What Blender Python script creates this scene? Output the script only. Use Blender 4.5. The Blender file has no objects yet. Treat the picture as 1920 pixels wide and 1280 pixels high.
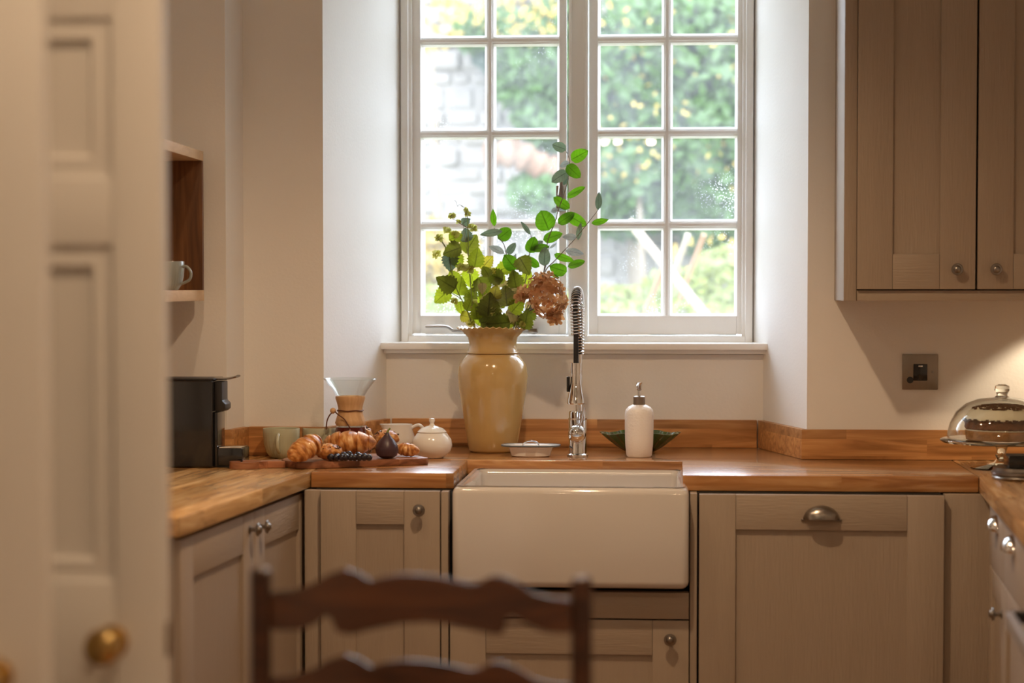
import bpy, bmesh, math, random
from mathutils import Vector, Matrix, noise
R = random.Random(7)
C = bpy.context.scene.collection
sc = bpy.context.scene
PI = math.pi
# ---------------------------------------------------------------- camera, world, light
F = 3900.0; PX0, PY0 = 960.0, 676.0
CAM = Vector((0.0, -5.2, 1.382)); YAW = math.atan(300/3900.0); PIT = math.atan(0.035)
FW = Vector((-math.sin(YAW)*math.cos(PIT), math.cos(YAW)*math.cos(PIT), -math.sin(PIT)))
RT = Vector((math.cos(YAW), math.sin(YAW), 0)); UP = RT.cross(FW)
cd = bpy.data.cameras.new('camera'); cam = bpy.data.objects.new('camera', cd); C.objects.link(cam)
cam.location = CAM; cam.rotation_euler = (PI/2 - PIT, 0, YAW)
cd.sensor_width = 36; cd.lens = F/1920*36; cd.shift_y = 36/1920.0
cd.clip_start = 0.05; cd.clip_end = 200
cd.dof.use_dof = True; cd.dof.focus_distance = 5.75; cd.dof.aperture_fstop = 1.95
sc.camera = cam
vs = sc.view_settings; vs.view_transform = 'Standard'; vs.look = 'None'; vs.gamma = 1; vs.use_curve_mapping = False
vs.exposure = 0.0
sc.cycles.transparent_max_bounces = 24; sc.cycles.max_bounces = 14; sc.cycles.diffuse_bounces = 6
w = bpy.data.worlds.new('overcast'); sc.world = w; w.use_nodes = True
bg = w.node_tree.nodes['Background']; bg.inputs[0].default_value = (0.83, 0.93, 1.10, 1); bg.inputs[1].default_value = 12.0
def lamp(name, kind, loc, energy, col, size=0.05, rot=(0, 0, 0), spot=None, blend=0.5):
    d = bpy.data.lights.new(name, kind); d.energy = energy; d.color = col
    if kind == 'SPOT': d.spot_size = spot; d.spot_blend = blend; d.shadow_soft_size = size
    if kind == 'POINT': d.shadow_soft_size = size
    o = bpy.data.objects.new(name, d); o.location = loc; o.rotation_euler = rot; C.objects.link(o); return o
WARM = (1.0, 0.69, 0.42)
SPOTS = [(-0.24, -0.95), (-0.5, -3.0), (0.8, -3.0), (0.1, -4.9), (-1.0, -0.75)]  # first is the kitchen downlight; the rest are added fill lights
SPOTW = [76, 33, 29, 42, 18]  # last spot is added to brighten the left walls
for (x, y), e in zip(SPOTS, SPOTW):
    lamp('downlight_and_fill_beam', 'SPOT', (x, y, 2.585), e, WARM, 0.03, (0, 0, 0), math.radians(142), 0.8)
lamp('cupboard_light_beam', 'SPOT', (1.10, 0.36, 1.318), 6, (1, .80, .55), 0.015, (math.radians(28), 0, 0), math.radians(105), 0.35)

# light portal in the window opening (guides sampling of the daylight; emits nothing itself)
pd = bpy.data.lights.new('window_portal', 'AREA'); pd.shape = 'RECTANGLE'; pd.size = 1.1; pd.size_y = 1.25
pd.cycles.is_portal = True
po = bpy.data.objects.new('window_portal', pd); po.location = (-0.29, 1.22, 1.82); po.rotation_euler = (-PI/2, 0, 0); C.objects.link(po)

def ray(px, py): return FW + RT*((px-PX0)/F) + UP*((PY0-py)/F)
def atY(px, py, Y): d = ray(px, py); return CAM + d*((Y-CAM.y)/d.y)
def atZ(px, py, Z): d = ray(px, py); return CAM + d*((Z-CAM.z)/d.z)

# ---------------------------------------------------------------- materials
def nmat(name):
    m = bpy.data.materials.new(name); m.use_nodes = True; nt = m.node_tree
    return m, nt, nt.nodes, nt.links, nt.nodes['Principled BSDF']
def setc(b, rough, metal=0, coat=0, spec=.5):
    b.inputs['Roughness'].default_value = rough; b.inputs['Metallic'].default_value = metal
    b.inputs['Coat Weight'].default_value = coat; b.inputs['Specular IOR Level'].default_value = spec
    b.inputs['Coat Roughness'].default_value = .08
def plain(name, col, rough=.5, metal=0, coat=0, spec=.5, nscale=6, namt=.08, bump=.0, bscale=60, stretch=(1, 1, 1)):
    m, nt, N, L, b = nmat(name); setc(b, rough, metal, coat, spec)
    g = N.new('ShaderNodeNewGeometry'); mp = N.new('ShaderNodeMapping'); mp.inputs['Scale'].default_value = stretch
    L.new(g.outputs['Position'], mp.inputs[0])
    n = N.new('ShaderNodeTexNoise'); n.inputs['Scale'].default_value = nscale; n.inputs['Detail'].default_value = 4
    L.new(mp.outputs[0], n.inputs['Vector'])
    mx = N.new('ShaderNodeMix'); mx.data_type = 'RGBA'
    mx.inputs[6].default_value = (*[c*(1-namt) for c in col], 1); mx.inputs[7].default_value = (*[min(1, c*(1+namt)) for c in col], 1)
    L.new(n.outputs['Fac'], mx.inputs[0]); L.new(mx.outputs[2], b.inputs['Base Color'])
    if bump:
        n2 = N.new('ShaderNodeTexNoise'); n2.inputs['Scale'].default_value = bscale; n2.inputs['Detail'].default_value = 3
        L.new(mp.outputs[0], n2.inputs['Vector'])
        bp = N.new('ShaderNodeBump'); bp.inputs['Strength'].default_value = bump; bp.inputs['Distance'].default_value = .003
        L.new(n2.outputs['Fac'], bp.inputs['Height']); L.new(bp.outputs[0], b.inputs['Normal'])
    return m
def wood(name, ca, cb, cc, rough=.4, ang=0, sw=.045, sl=.55, staves=True, coat=0, vertical=False, fine=1.0):
    """oak: strips of slightly different tone with stretched grain; world space, long axis = X turned by ang"""
    m, nt, N, L, b = nmat(name); setc(b, rough, 0, coat)
    g = N.new('ShaderNodeNewGeometry'); rot = N.new('ShaderNodeVectorRotate'); rot.rotation_type = 'Z_AXIS' if not vertical else 'Y_AXIS'
    rot.inputs['Angle'].default_value = ang
    L.new(g.outputs['Position'], rot.inputs['Vector'])
    sep = N.new('ShaderNodeSeparateXYZ'); L.new(rot.outputs[0], sep.inputs[0])
    def math_(op, a, bb=None, c=None):
        n = N.new('ShaderNodeMath'); n.operation = op
        for i, v in enumerate((a, bb, c)):
            if v is None: continue
            if isinstance(v, (int, float)): n.inputs[i].default_value = v
            else: L.new(v, n.inputs[i])
        return n.outputs[0]
    if staves:
        yz = math_('ADD', sep.outputs[1], math_('MULTIPLY', sep.outputs[2], 1.0)) if vertical is None else sep.outputs[1 if not vertical else 2]
        row = math_('FLOOR', math_('DIVIDE', yz, sw))
        if not vertical:
            row = math_('ADD', row, math_('MULTIPLY', math_('FLOOR', math_('DIVIDE', math_('SUBTRACT', sep.outputs[2], .91001), .05)), 0))
        wn0 = N.new('ShaderNodeTexWhiteNoise'); wn0.noise_dimensions = '1D'; L.new(row, wn0.inputs['W'])
        colx = math_('FLOOR', math_('DIVIDE', math_('ADD', sep.outputs[0], math_('MULTIPLY', wn0.outputs['Value'], sl)), sl))
        cmb = N.new('ShaderNodeCombineXYZ'); L.new(row, cmb.inputs[0]); L.new(colx, cmb.inputs[1])
        wn = N.new('ShaderNodeTexWhiteNoise'); wn.noise_dimensions = '3D'; L.new(cmb.outputs[0], wn.inputs['Vector'])
        tone = wn.outputs['Value']
    mp = N.new('ShaderNodeMapping'); mp.inputs['Scale'].default_value = (2.2, 26*fine, 26*fine) if not vertical else (2.2, 26*fine, 26*fine)
    L.new(rot.outputs[0], mp.inputs[0])
    if staves:
        add = N.new('ShaderNodeVectorMath'); add.operation = 'ADD'; sc_ = N.new('ShaderNodeVectorMath'); sc_.operation = 'SCALE'
        L.new(wn.outputs['Color'], sc_.inputs[0]); sc_.inputs['Scale'].default_value = 40
        L.new(mp.outputs[0], add.inputs[0]); L.new(sc_.outputs[0], add.inputs[1]); vec = add.outputs[0]
    else: vec = mp.outputs[0]
    n = N.new('ShaderNodeTexNoise'); n.inputs['Scale'].default_value = 1.4; n.inputs['Detail'].default_value = 6; n.inputs['Distortion'].default_value = 1.2
    L.new(vec, n.inputs['Vector'])
    cr = N.new('ShaderNodeValToRGB'); e = cr.color_ramp.elements
    e[0].position = .3; e[0].color = (*ca, 1); e[1].position = .72; e[1].color = (*cc, 1); k = e.new(.52); k.color = (*cb, 1)
    L.new(n.outputs['Fac'], cr.inputs[0])
    if staves:
        hs = N.new('ShaderNodeHueSaturation'); L.new(cr.outputs[0], hs.inputs['Color'])
        L.new(math_('MULTIPLY_ADD', tone, .55, .72), hs.inputs['Value']); L.new(hs.outputs[0], b.inputs['Base Color'])
    else: L.new(cr.outputs[0], b.inputs['Base Color'])
    bp = N.new('ShaderNodeBump'); bp.inputs['Strength'].default_value = .15; bp.inputs['Distance'].default_value = .001
    L.new(n.outputs['Fac'], bp.inputs['Height']); L.new(bp.outputs[0], b.inputs['Normal'])
    return m
def glassy(name, tint=(1, 1, 1), gloss=.07, haze=0.0, thin=True, specks=False):
    m, nt, N, L, b = nmat(name); out = N['Material Output']; N.remove(b)
    tr = N.new('ShaderNodeBsdfTransparent'); tr.inputs[0].default_value = (*tint, 1)
    gl = N.new('ShaderNodeBsdfGlossy'); gl.inputs['Roughness'].default_value = 0.01
    lw = N.new('ShaderNodeLayerWeight'); lw.inputs[0].default_value = .5; pw = N.new('ShaderNodeMath'); pw.operation = 'POWER'; L.new(lw.outputs['Facing'], pw.inputs[0]); pw.inputs[1].default_value = 3.2
    fr = N.new('ShaderNodeMath'); fr.operation = 'MULTIPLY_ADD'; L.new(pw.outputs[0], fr.inputs[0]); fr.inputs[1].default_value = .8; fr.inputs[2].default_value = .05
    mx = N.new('ShaderNodeMixShader'); L.new(fr.outputs[0], mx.inputs[0]); L.new(tr.outputs[0], mx.inputs[1]); L.new(gl.outputs[0], mx.inputs[2])
    last = mx
    if haze or specks:
        tl = N.new('ShaderNodeBsdfTranslucent'); tl.inputs[0].default_value = (.95, .97, .97, 1)
        mh = N.new('ShaderNodeMixShader')
        g = N.new('ShaderNodeNewGeometry')
        n1 = N.new('ShaderNodeTexNoise'); n1.inputs['Scale'].default_value = 9; n1.inputs['Detail'].default_value = 5; L.new(g.outputs['Position'], n1.inputs['Vector'])
        r1 = N.new('ShaderNodeMapRange'); r1.inputs[1].default_value = .35; r1.inputs[2].default_value = .75; r1.inputs[3].default_value = haze*.6; r1.inputs[4].default_value = haze*1.5
        L.new(n1.outputs['Fac'], r1.inputs[0])
        v = N.new('ShaderNodeTexVoronoi'); v.inputs['Scale'].default_value = 190; L.new(g.outputs['Position'], v.inputs['Vector'])
        n2 = N.new('ShaderNodeTexNoise'); n2.inputs['Scale'].default_value = 4.0; L.new(g.outputs['Position'], n2.inputs['Vector'])
        r2 = N.new('ShaderNodeMapRange'); r2.inputs[1].default_value = .5; r2.inputs[2].default_value = .68; r2.inputs[3].default_value = 0.0; r2.inputs[4].default_value = .3
        L.new(n2.outputs['Fac'], r2.inputs[0])
        lt = N.new('ShaderNodeMath'); lt.operation = 'LESS_THAN'; L.new(v.outputs['Distance'], lt.inputs[0]); L.new(r2.outputs[0], lt.inputs[1])
        mu = N.new('ShaderNodeMath'); mu.operation = 'MULTIPLY'; L.new(lt.outputs[0], mu.inputs[0]); mu.inputs[1].default_value = .45
        ad = N.new('ShaderNodeMath'); ad.operation = 'ADD'; ad.use_clamp = True; L.new(r1.outputs[0], ad.inputs[0]); L.new(mu.outputs[0], ad.inputs[1])
        L.new(ad.outputs[0], mh.inputs[0]); L.new(mx.outputs[0], mh.inputs[1]); L.new(tl.outputs[0], mh.inputs[2]); last = mh
    L.new(last.outputs[0], out.inputs[0]); return m
def leafmat(name, col, tcol, trans=.5, rough=.4, vein_=.75):
    m, nt, N, L, b = nmat(name); out = N['Material Output']; setc(b, rough); 
    g = N.new('ShaderNodeNewGeometry'); n = N.new('ShaderNodeTexNoise'); n.inputs['Scale'].default_value = 55; n.inputs['Detail'].default_value = 4
    L.new(g.outputs['Position'], n.inputs['Vector'])
    oi = N.new('ShaderNodeObjectInfo')
    def mixc(c):
        mx = N.new('ShaderNodeMix'); mx.data_type = 'RGBA'; mx.inputs[6].default_value = (*[k*.6 for k in c], 1); mx.inputs[7].default_value = (*[min(1, k*1.3) for k in c], 1)
        L.new(n.outputs['Fac'], mx.inputs[0])
        hs = N.new('ShaderNodeHueSaturation'); L.new(mx.outputs[2], hs.inputs['Color'])
        mr = N.new('ShaderNodeMapRange'); mr.inputs[3].default_value = .8; mr.inputs[4].default_value = 1.2; L.new(oi.outputs['Random'], mr.inputs[0]); L.new(mr.outputs[0], hs.inputs['Value'])
        return hs.outputs[0]
    uv = N.new('ShaderNodeUVMap'); sp = N.new('ShaderNodeSeparateXYZ'); L.new(uv.outputs[0], sp.inputs[0])
    def mt(op, a, bb=None):
        k = N.new('ShaderNodeMath'); k.operation = op
        for i, v in enumerate((a, bb)):
            if v is None: continue
            if isinstance(v, (int, float)): k.inputs[i].default_value = v
            else: L.new(v, k.inputs[i])
        return k.outputs[0]
    av = mt('ABSOLUTE', sp.outputs[1]); mid = mt('LESS_THAN', av, .07)
    side = mt('LESS_THAN', mt('FRACT', mt('SUBTRACT', mt('MULTIPLY', sp.outputs[0], 6.0), mt('MULTIPLY', av, 1.3))), .11)
    vein = mt('MULTIPLY', mt('MAXIMUM', mid, mt('MULTIPLY', side, .5)), vein_)
    old = mixc
    def mixc(c):
        o_ = old(c); mv = N.new('ShaderNodeMix'); mv.data_type = 'RGBA'; L.new(vein, mv.inputs[0]); L.new(o_, mv.inputs[6]); mv.inputs[7].default_value = (*[k*.35 for k in c], 1); return mv.outputs[2]
    L.new(mixc(col), b.inputs['Base Color'])
    tl = N.new('ShaderNodeBsdfTranslucent'); L.new(mixc(tcol), tl.inputs[0])
    mx = N.new('ShaderNodeMixShader'); mx.inputs[0].default_value = trans; L.new(b.outputs[0], mx.inputs[1]); L.new(tl.outputs[0], mx.inputs[2]); L.new(mx.outputs[0], out.inputs[0])
    return m
def emit(name, col, s):
    m, nt, N, L, b = nmat(name); N.remove(b); e = N.new('ShaderNodeEmission'); e.inputs[0].default_value = (*col, 1); e.inputs[1].default_value = s
    L.new(e.outputs[0], N['Material Output'].inputs[0]); return m

M = {}
M['wall'] = plain('cream_emulsion', (.835, .82, .79), .85, namt=.03, bump=.15, bscale=120)
M['white'] = plain('white_gloss_paint', (.93, .925, .90), .35, namt=.02, bump=.05, bscale=40)
M['doorpaint'] = plain('off_white_door_paint', (.74, .705, .66), .45, namt=.02)
M['cab'] = plain('taupe_painted_wood', (.37, .296, .228), .5, namt=.05, bump=.35, bscale=24, stretch=(9, 9, .8))
M['cabh'] = plain('taupe_painted_wood_rail', (.37, .296, .228), .5, namt=.05, bump=.35, bscale=24, stretch=(.8, .8, 9))
M['dark'] = plain('dark_void', (.02, .018, .015), .9)
M['oak'] = wood('oiled_oak_worktop', (.24, .095, .028), (.39, .175, .058), (.56, .31, .13), .24, 0, .042, .5, coat=.4)
M['oakl'] = wood('oiled_oak_worktop_left', (.27, .14, .050), (.52, .30, .115), (.76, .52, .25), .27, math.radians(-84), .06, .5, coat=.2)
M['oakr'] = wood('oiled_oak_worktop_right', (.30, .155, .06), (.50, .28, .12), (.66, .43, .22), .25, math.radians(-87), .05, .5)
M['oakup'] = wood('oak_upstand', (.28, .12, .035), (.48, .225, .075), (.60, .33, .13), .42, 0, .046, .7, vertical=True)
M['oakshelf'] = wood('oak_shelf', (.50, .30, .14), (.60, .38, .19), (.70, .47, .26), .45, math.radians(-84), staves=False)
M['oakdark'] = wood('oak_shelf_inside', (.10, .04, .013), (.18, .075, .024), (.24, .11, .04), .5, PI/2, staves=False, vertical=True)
M['board'] = wood('acacia_board', (.13, .045, .02), (.30, .12, .055), (.46, .22, .11), .4, math.radians(-10), .03, .9)
M['chair'] = wood('dark_stained_chair', (.030, .009, .004), (.075, .024, .009), (.12, .040, .014), .28, 0, staves=False, coat=.55)
M['chairpost'] = wood('dark_stained_chair_post', (.022, .007, .003), (.050, .016, .006), (.080, .027, .010), .42, 0, staves=False, vertical=True)
M['ceramic'] = plain('white_glazed_fireclay', (.62, .585, .55), .12, coat=.5, namt=.01)
M['whitecer'] = plain('white_ceramic', (.86, .84, .80), .15, coat=.4, namt=.02)
M['soapcer'] = plain('crackled_white_ceramic', (.90, .86, .82), .35, namt=.04, bump=.5, bscale=170)
M['chrome'] = plain('chrome', (.78, .78, .78), .07, 1, namt=.01)
M['satin'] = plain('satin_steel', (.62, .62, .63), .4, 1, namt=.03)
M['pewter'] = plain('antique_pewter', (.30, .27, .24), .28, 1, namt=.15)
M['steel'] = plain('brushed_bronze_plate', (.32, .27, .22), .36, 1, namt=.08, stretch=(20, 20, 1))
M['brass'] = plain('aged_brass', (.62, .42, .16), .22, 1, namt=.15)
M['black'] = plain('black_gloss_plastic', (.012, .012, .013), .12, coat=.3)
M['blackm'] = plain('black_satin_plastic', (.015, .014, .014), .4)
M['rubber'] = plain('black_hose', (.012, .012, .012), .5)
M['vase'] = plain('mustard_glaze', (.56, .375, .145), .14, coat=.6, nscale=9, namt=.14, stretch=(1, 1, .4))
M['sage'] = plain('sage_green_glaze', (.50, .50, .36), .2, coat=.4, namt=.12)
M['greyblue'] = plain('blue_grey_glaze', (.27, .30, .29), .2, coat=.4, namt=.12)
M['greencer'] = plain('bottle_green_glaze', (.05, .085, .018), .12, coat=.7, nscale=30, namt=.5)
M['enamel'] = plain('white_enamel', (.93, .92, .90), .18, coat=.3)
M['enamelrim'] = plain('grey_enamel_rim', (.12, .15, .17), .3)
M['collar'] = wood('pale_turned_wood', (.52, .29, .13), (.66, .41, .21), (.76, .52, .30), .5, PI/2, staves=False, vertical=True)
M['leather'] = plain('brown_leather_tie', (.13, .045, .018), .6)
M['coffee'] = plain('black_coffee', (.09, .010, .006), .05)
M['glass'] = glassy('clear_glass', (.97, .985, .975))
gm, gnt, gN, gL, gb = nmat('solid_glass'); setc(gb, 0.0); gb.inputs['Transmission Weight'].default_value = 1; gb.inputs['IOR'].default_value = 1.45; gb.inputs['Base Color'].default_value = (.96, .99, .96, 1); M['glasss'] = gm
M['pane'] = glassy('old_window_glass', (.97, .985, .98), haze=.07, specks=True)
M['cream'] = plain('cream_frosting', (.88, .80, .62), .7, bump=.4, bscale=70)
M['sponge'] = plain('carrot_sponge', (.40, .19, .065), .9, namt=.5, nscale=70, bump=.9, bscale=110)
M['sponge2'] = plain('crumb_coated_sponge', (.21, .09, .04), .9, namt=.6, nscale=150, bump=.9, bscale=140)
M['crumb'] = plain('cocoa_crumb', (.13, .06, .03), .9, namt=.5, nscale=200)
M['pastry'] = None
def pastry():
    m, nt, N, L, b = nmat('baked_laminated_pastry'); setc(b, .38, coat=.15)
    tc = N.new('ShaderNodeUVMap'); n = N.new('ShaderNodeTexNoise'); n.inputs['Scale'].default_value = 5; n.inputs['Detail'].default_value = 6
    mp = N.new('ShaderNodeMapping'); mp.inputs['Scale'].default_value = (1.9, 1.1, 1); L.new(tc.outputs[0], mp.inputs[0]); L.new(mp.outputs[0], n.inputs['Vector'])
    cr = N.new('ShaderNodeValToRGB'); e = cr.color_ramp.elements
    e[0].position = .34; e[0].color = (.28, .085, .018, 1); e[1].position = .68; e[1].color = (.86, .56, .26, 1); k = e.new(.5); k.color = (.60, .25, .062, 1)
    L.new(n.outputs['Fac'], cr.inputs[0]); L.new(cr.outputs[0], b.inputs['Base Color'])
    bp = N.new('ShaderNodeBump'); bp.inputs['Strength'].default_value = .4; bp.inputs['Distance'].default_value = .002; L.new(n.outputs['Fac'], bp.inputs['Height']); L.new(bp.outputs[0], b.inputs['Normal'])
    return m
M['pastry'] = pastry()
M['choc'] = plain('dark_chocolate', (.03, .010, .006), .3)
M['berry'] = plain('dark_blueberry', (.012, .010, .020), .22, coat=.3, namt=.5, nscale=60)
M['fig'] = plain('purple_fig_skin', (.055, .026, .036), .38, namt=.45, nscale=30, stretch=(1, 1, .3))
M['stemgreen'] = plain('green_stem', (.20, .26, .06), .5)
M['twig'] = plain('brown_twig', (.16, .12, .08), .6)
M['euc'] = leafmat('eucalyptus_leaf', (.055, .13, .03), (.12, .31, .005), .5)
M['eucg'] = leafmat('eucalyptus_leaf_underside', (.17, .22, .18), (.16, .24, .14), .3)
M['eucs'] = leafmat('eucalyptus_leaf_pale', (.50, .56, .58), (.3, .36, .33), .3)  # paler, blue-grey leaf colour
M['hop'] = leafmat('hop_leaf', (.15, .18, .03), (.42, .50, .02), .55)
M['hopd'] = leafmat('hop_leaf_dark', (.085, .10, .022), (.20, .22, .015), .45)
M['hopy'] = leafmat('hop_leaf_yellow', (.30, .28, .04), (.60, .52, .04), .55)
M['tanleaf'] = leafmat('tan_leaf', (.34, .26, .12), (.45, .34, .10), .4)
M['cone'] = leafmat('hop_cone_bract', (.62, .62, .22), (.80, .80, .22), .6, .4, 0)
M['hyd'] = leafmat('dried_hydrangea_petal', (.47, .24, .11), (.62, .31, .12), .48, .6, 0)
M['hydl'] = leafmat('dried_hydrangea_petal_pale', (.66, .40, .21), (.80, .46, .20), .48, .6, 0)
# outside
M['stone'] = plain('pale_limestone_rubble', (.195, .172, .152), .9, nscale=3.5, namt=.55, bump=.6, bscale=20)
M['ivy'] = leafmat('ivy_leaf', (.06, .125, .025), (.13, .26, .03), .35, .4, 0)
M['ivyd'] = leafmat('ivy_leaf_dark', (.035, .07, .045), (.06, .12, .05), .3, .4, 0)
M['autumn'] = leafmat('autumn_leaf', (.40, .27, .05), (.46, .31, .03), .4, .4, 0)
M['lowgreen'] = leafmat('yellow_green_plant', (.17, .19, .05), (.28, .32, .07), .4, .4, 0)
M['soil'] = plain('garden_soil_and_moss', (.16, .17, .08), .95, nscale=4, namt=.5)
M['log'] = plain('weathered_brown_log', (.17, .095, .06), .85, nscale=8, namt=.4)
M['stake'] = plain('pale_timber_stake', (.33, .26, .19), .8, nscale=10, namt=.15)
M['stakeo'] = plain('orange_timber_stake', (.26, .13, .065), .8, nscale=10, namt=.15)
M['floor'] = wood('oak_floor', (.20, .10, .045), (.30, .16, .08), (.38, .22, .11), .45, PI/2, .14, 1.6)
M['rush'] = plain('woven_rush', (.45, .34, .17), .8, bump=.8, bscale=90)
M['bulb'] = emit('lamp_bulb', (1, .86, .62), 170)
M['lens'] = emit('downlight_and_fill_lens', (1, .80, .55), 6)

# ---------------------------------------------------------------- mesh helpers
def root_of(o):
    while o.parent: o = o.parent
    return o
def finish(bm, ang=38):
    bmesh.ops.recalc_face_normals(bm, faces=bm.faces)
    for f in bm.faces: f.smooth = True
    for e in bm.edges:
        if len(e.link_faces) == 2: e.smooth = e.calc_face_angle(0) < math.radians(ang)
def obj(name, bm, mat, parent=None, ang=38, origin=None, recalc=True):
    """links a bmesh given in world coordinates; its origin is its root's, or its own base centre"""
    if recalc: finish(bm, ang)
    if parent is not None: L0 = root_of(parent).location.copy()
    elif origin is not None: L0 = Vector(origin)
    else:
        xs = [v.co for v in bm.verts]
        mn = Vector([min(c[i] for c in xs) for i in range(3)]); mx = Vector([max(c[i] for c in xs) for i in range(3)])
        L0 = Vector(((mn.x+mx.x)/2, (mn.y+mx.y)/2, mn.z))
    for v in bm.verts: v.co -= L0
    me = bpy.data.meshes.new(name); bm.to_mesh(me); bm.free()
    mats = mat if isinstance(mat, (list, tuple)) else [mat]
    for m_ in mats: me.materials.append(m_)
    o = bpy.data.objects.new(name, me); C.objects.link(o)
    if parent is not None: o.parent = parent
    else: o.location = L0
    return o
def tag(o, label=None, cat=None, group=None, kind=None):
    if label: o['label'] = label
    if cat: o['category'] = cat
    if group: o['group'] = group
    if kind: o['kind'] = kind
    return o
def thing(name, loc, label, cat, group=None, kind=None):
    o = bpy.data.objects.new(name, None); o.empty_display_size = .05; o.location = loc; C.objects.link(o)
    return tag(o, label, cat, group, kind)
def B(): return bmesh.new()
def box(bm, x0, x1, y0, y1, z0, z1, bev=0, T=None, seg=2):
    r = bmesh.ops.create_cube(bm, size=1); vs_ = r['verts']
    for v in vs_: v.co = Vector(((x0+x1)/2+v.co.x*(x1-x0), (y0+y1)/2+v.co.y*(y1-y0), (z0+z1)/2+v.co.z*(z1-z0)))
    if bev:
        es = list({e for v in vs_ for e in v.link_edges}); rr = bmesh.ops.bevel(bm, geom=es, offset=bev, segments=seg, affect='EDGES', profile=.6)
        vs_ = list({v for f in rr['faces'] for v in f.verts} | {v for v in vs_ if v.is_valid})
    if T is not None:
        for v in vs_: v.co = T @ v.co
    return bm
def prism(bm, poly, z0, z1, bev=0, T=None):
    lo = [bm.verts.new((x, y, z0)) for x, y in poly]; hi = [bm.verts.new((x, y, z1)) for x, y in poly]
    n = len(poly); bm.faces.new(lo[::-1]); bm.faces.new(hi)
    for i in range(n): bm.faces.new((lo[i], lo[(i+1) % n], hi[(i+1) % n], hi[i]))
    vs_ = lo+hi
    if bev:
        es = [e for e in bm.edges if all(v in set(vs_) for v in e.verts)]
        bmesh.ops.recalc_face_normals(bm, faces=bm.faces)
        rr = bmesh.ops.bevel(bm, geom=es, offset=bev, segments=2, affect='EDGES', profile=.6)
    if T is not None:
        for v in bm.verts: v.co = T @ v.co
    return bm
def lathe(bm, prof, c, axis=(0, 0, 1), seg=32, cap=True, mod=None, uv=False):
    """prof: (radius, height) pairs; mod(angle, i) scales the radius"""
    a = Vector(axis).normalized(); q = Vector((0, 0, 1)).rotation_difference(a); c = Vector(c)
    rings = []
    for i, (r, h) in enumerate(prof):
        ring = []
        for k in range(seg):
            t = 2*PI*k/seg; rr = r*(mod(t, i) if mod else 1); hh = h
            if isinstance(rr, tuple): rr, hh = rr[0], h+rr[1]
            ring.append(bm.verts.new(c + q @ Vector((rr*math.cos(t), rr*math.sin(t), hh))))
        rings.append(ring)
    for i in range(len(rings)-1):
        for k in range(seg):
            bm.faces.new((rings[i][k], rings[i][(k+1) % seg], rings[i+1][(k+1) % seg], rings[i+1][k]))
    if cap:
        if prof[0][0] > 1e-5: bm.faces.new(rings[0][::-1])
        if prof[-1][0] > 1e-5: bm.faces.new(rings[-1])
        bmesh.ops.remove_doubles(bm, verts=rings[0]+rings[-1], dist=1e-6)
    return bm
def tube(bm, pts, r, seg=8, cap=True):
    pts = [Vector(p) for p in pts]; n = len(pts); rs = r if isinstance(r, (list, tuple)) else [r]*n
    prev = None; rings = []
    for i, p in enumerate(pts):
        t = (pts[min(i+1, n-1)]-pts[max(i-1, 0)]).normalized()
        if prev is None: u = t.orthogonal().normalized()
        else:
            u = (prev - t*prev.dot(t)); u = u.normalized() if u.length > 1e-6 else t.orthogonal().normalized()
        prev = u; v = t.cross(u)
        rings.append([bm.verts.new(p + (u*math.cos(2*PI*k/seg)+v*math.sin(2*PI*k/seg))*rs[i]) for k in range(seg)])
    for i in range(n-1):
        for k in range(seg): bm.faces.new((rings[i][k], rings[i][(k+1) % seg], rings[i+1][(k+1) % seg], rings[i+1][k]))
    if cap: bm.faces.new(rings[0][::-1]); bm.faces.new(rings[-1])
    return bm
def smooth_path(pts, n=8):
    pts = [Vector(p) for p in pts]; out = []
    for i in range(len(pts)-1):
        p0, p1, p2, p3 = pts[max(i-1, 0)], pts[i], pts[i+1], pts[min(i+2, len(pts)-1)]
        for k in range(n):
            t = k/n; out.append(.5*((2*p1)+(p2-p0)*t+(2*p0-5*p1+4*p2-p3)*t*t+(3*p1-p0-3*p2+p3)*t**3))
    out.append(pts[-1]); return out
def sphere(bm, c, r, sub=2, sc_=(1, 1, 1), nz=0, fr=8, ruf=None):
    res = bmesh.ops.create_icosphere(bm, subdivisions=sub, radius=1)
    for v in res['verts']:
        d = v.co.copy(); k = 1+(noise.noise(d*fr*.2+Vector(c)*7)*nz if nz else 0)
        v.co = Vector(c)+Vector((d.x*sc_[0], d.y*sc_[1], d.z*sc_[2]))*r*k
    return bm
def frame_T(p0, p1):
    """local (u along p0->p1, v outward to the right-hand side of travel, w up)"""
    p0 = Vector((p0[0], p0[1], 0)); p1 = Vector((p1[0], p1[1], 0)); u = (p1-p0).normalized(); v = Vector((u.y, -u.x, 0))
    m = Matrix(((u.x, v.x, 0, p0.x), (u.y, v.y, 0, p0.y), (0, 0, 1, 0), (0, 0, 0, 1))); return m, (p1-p0).length

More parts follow.
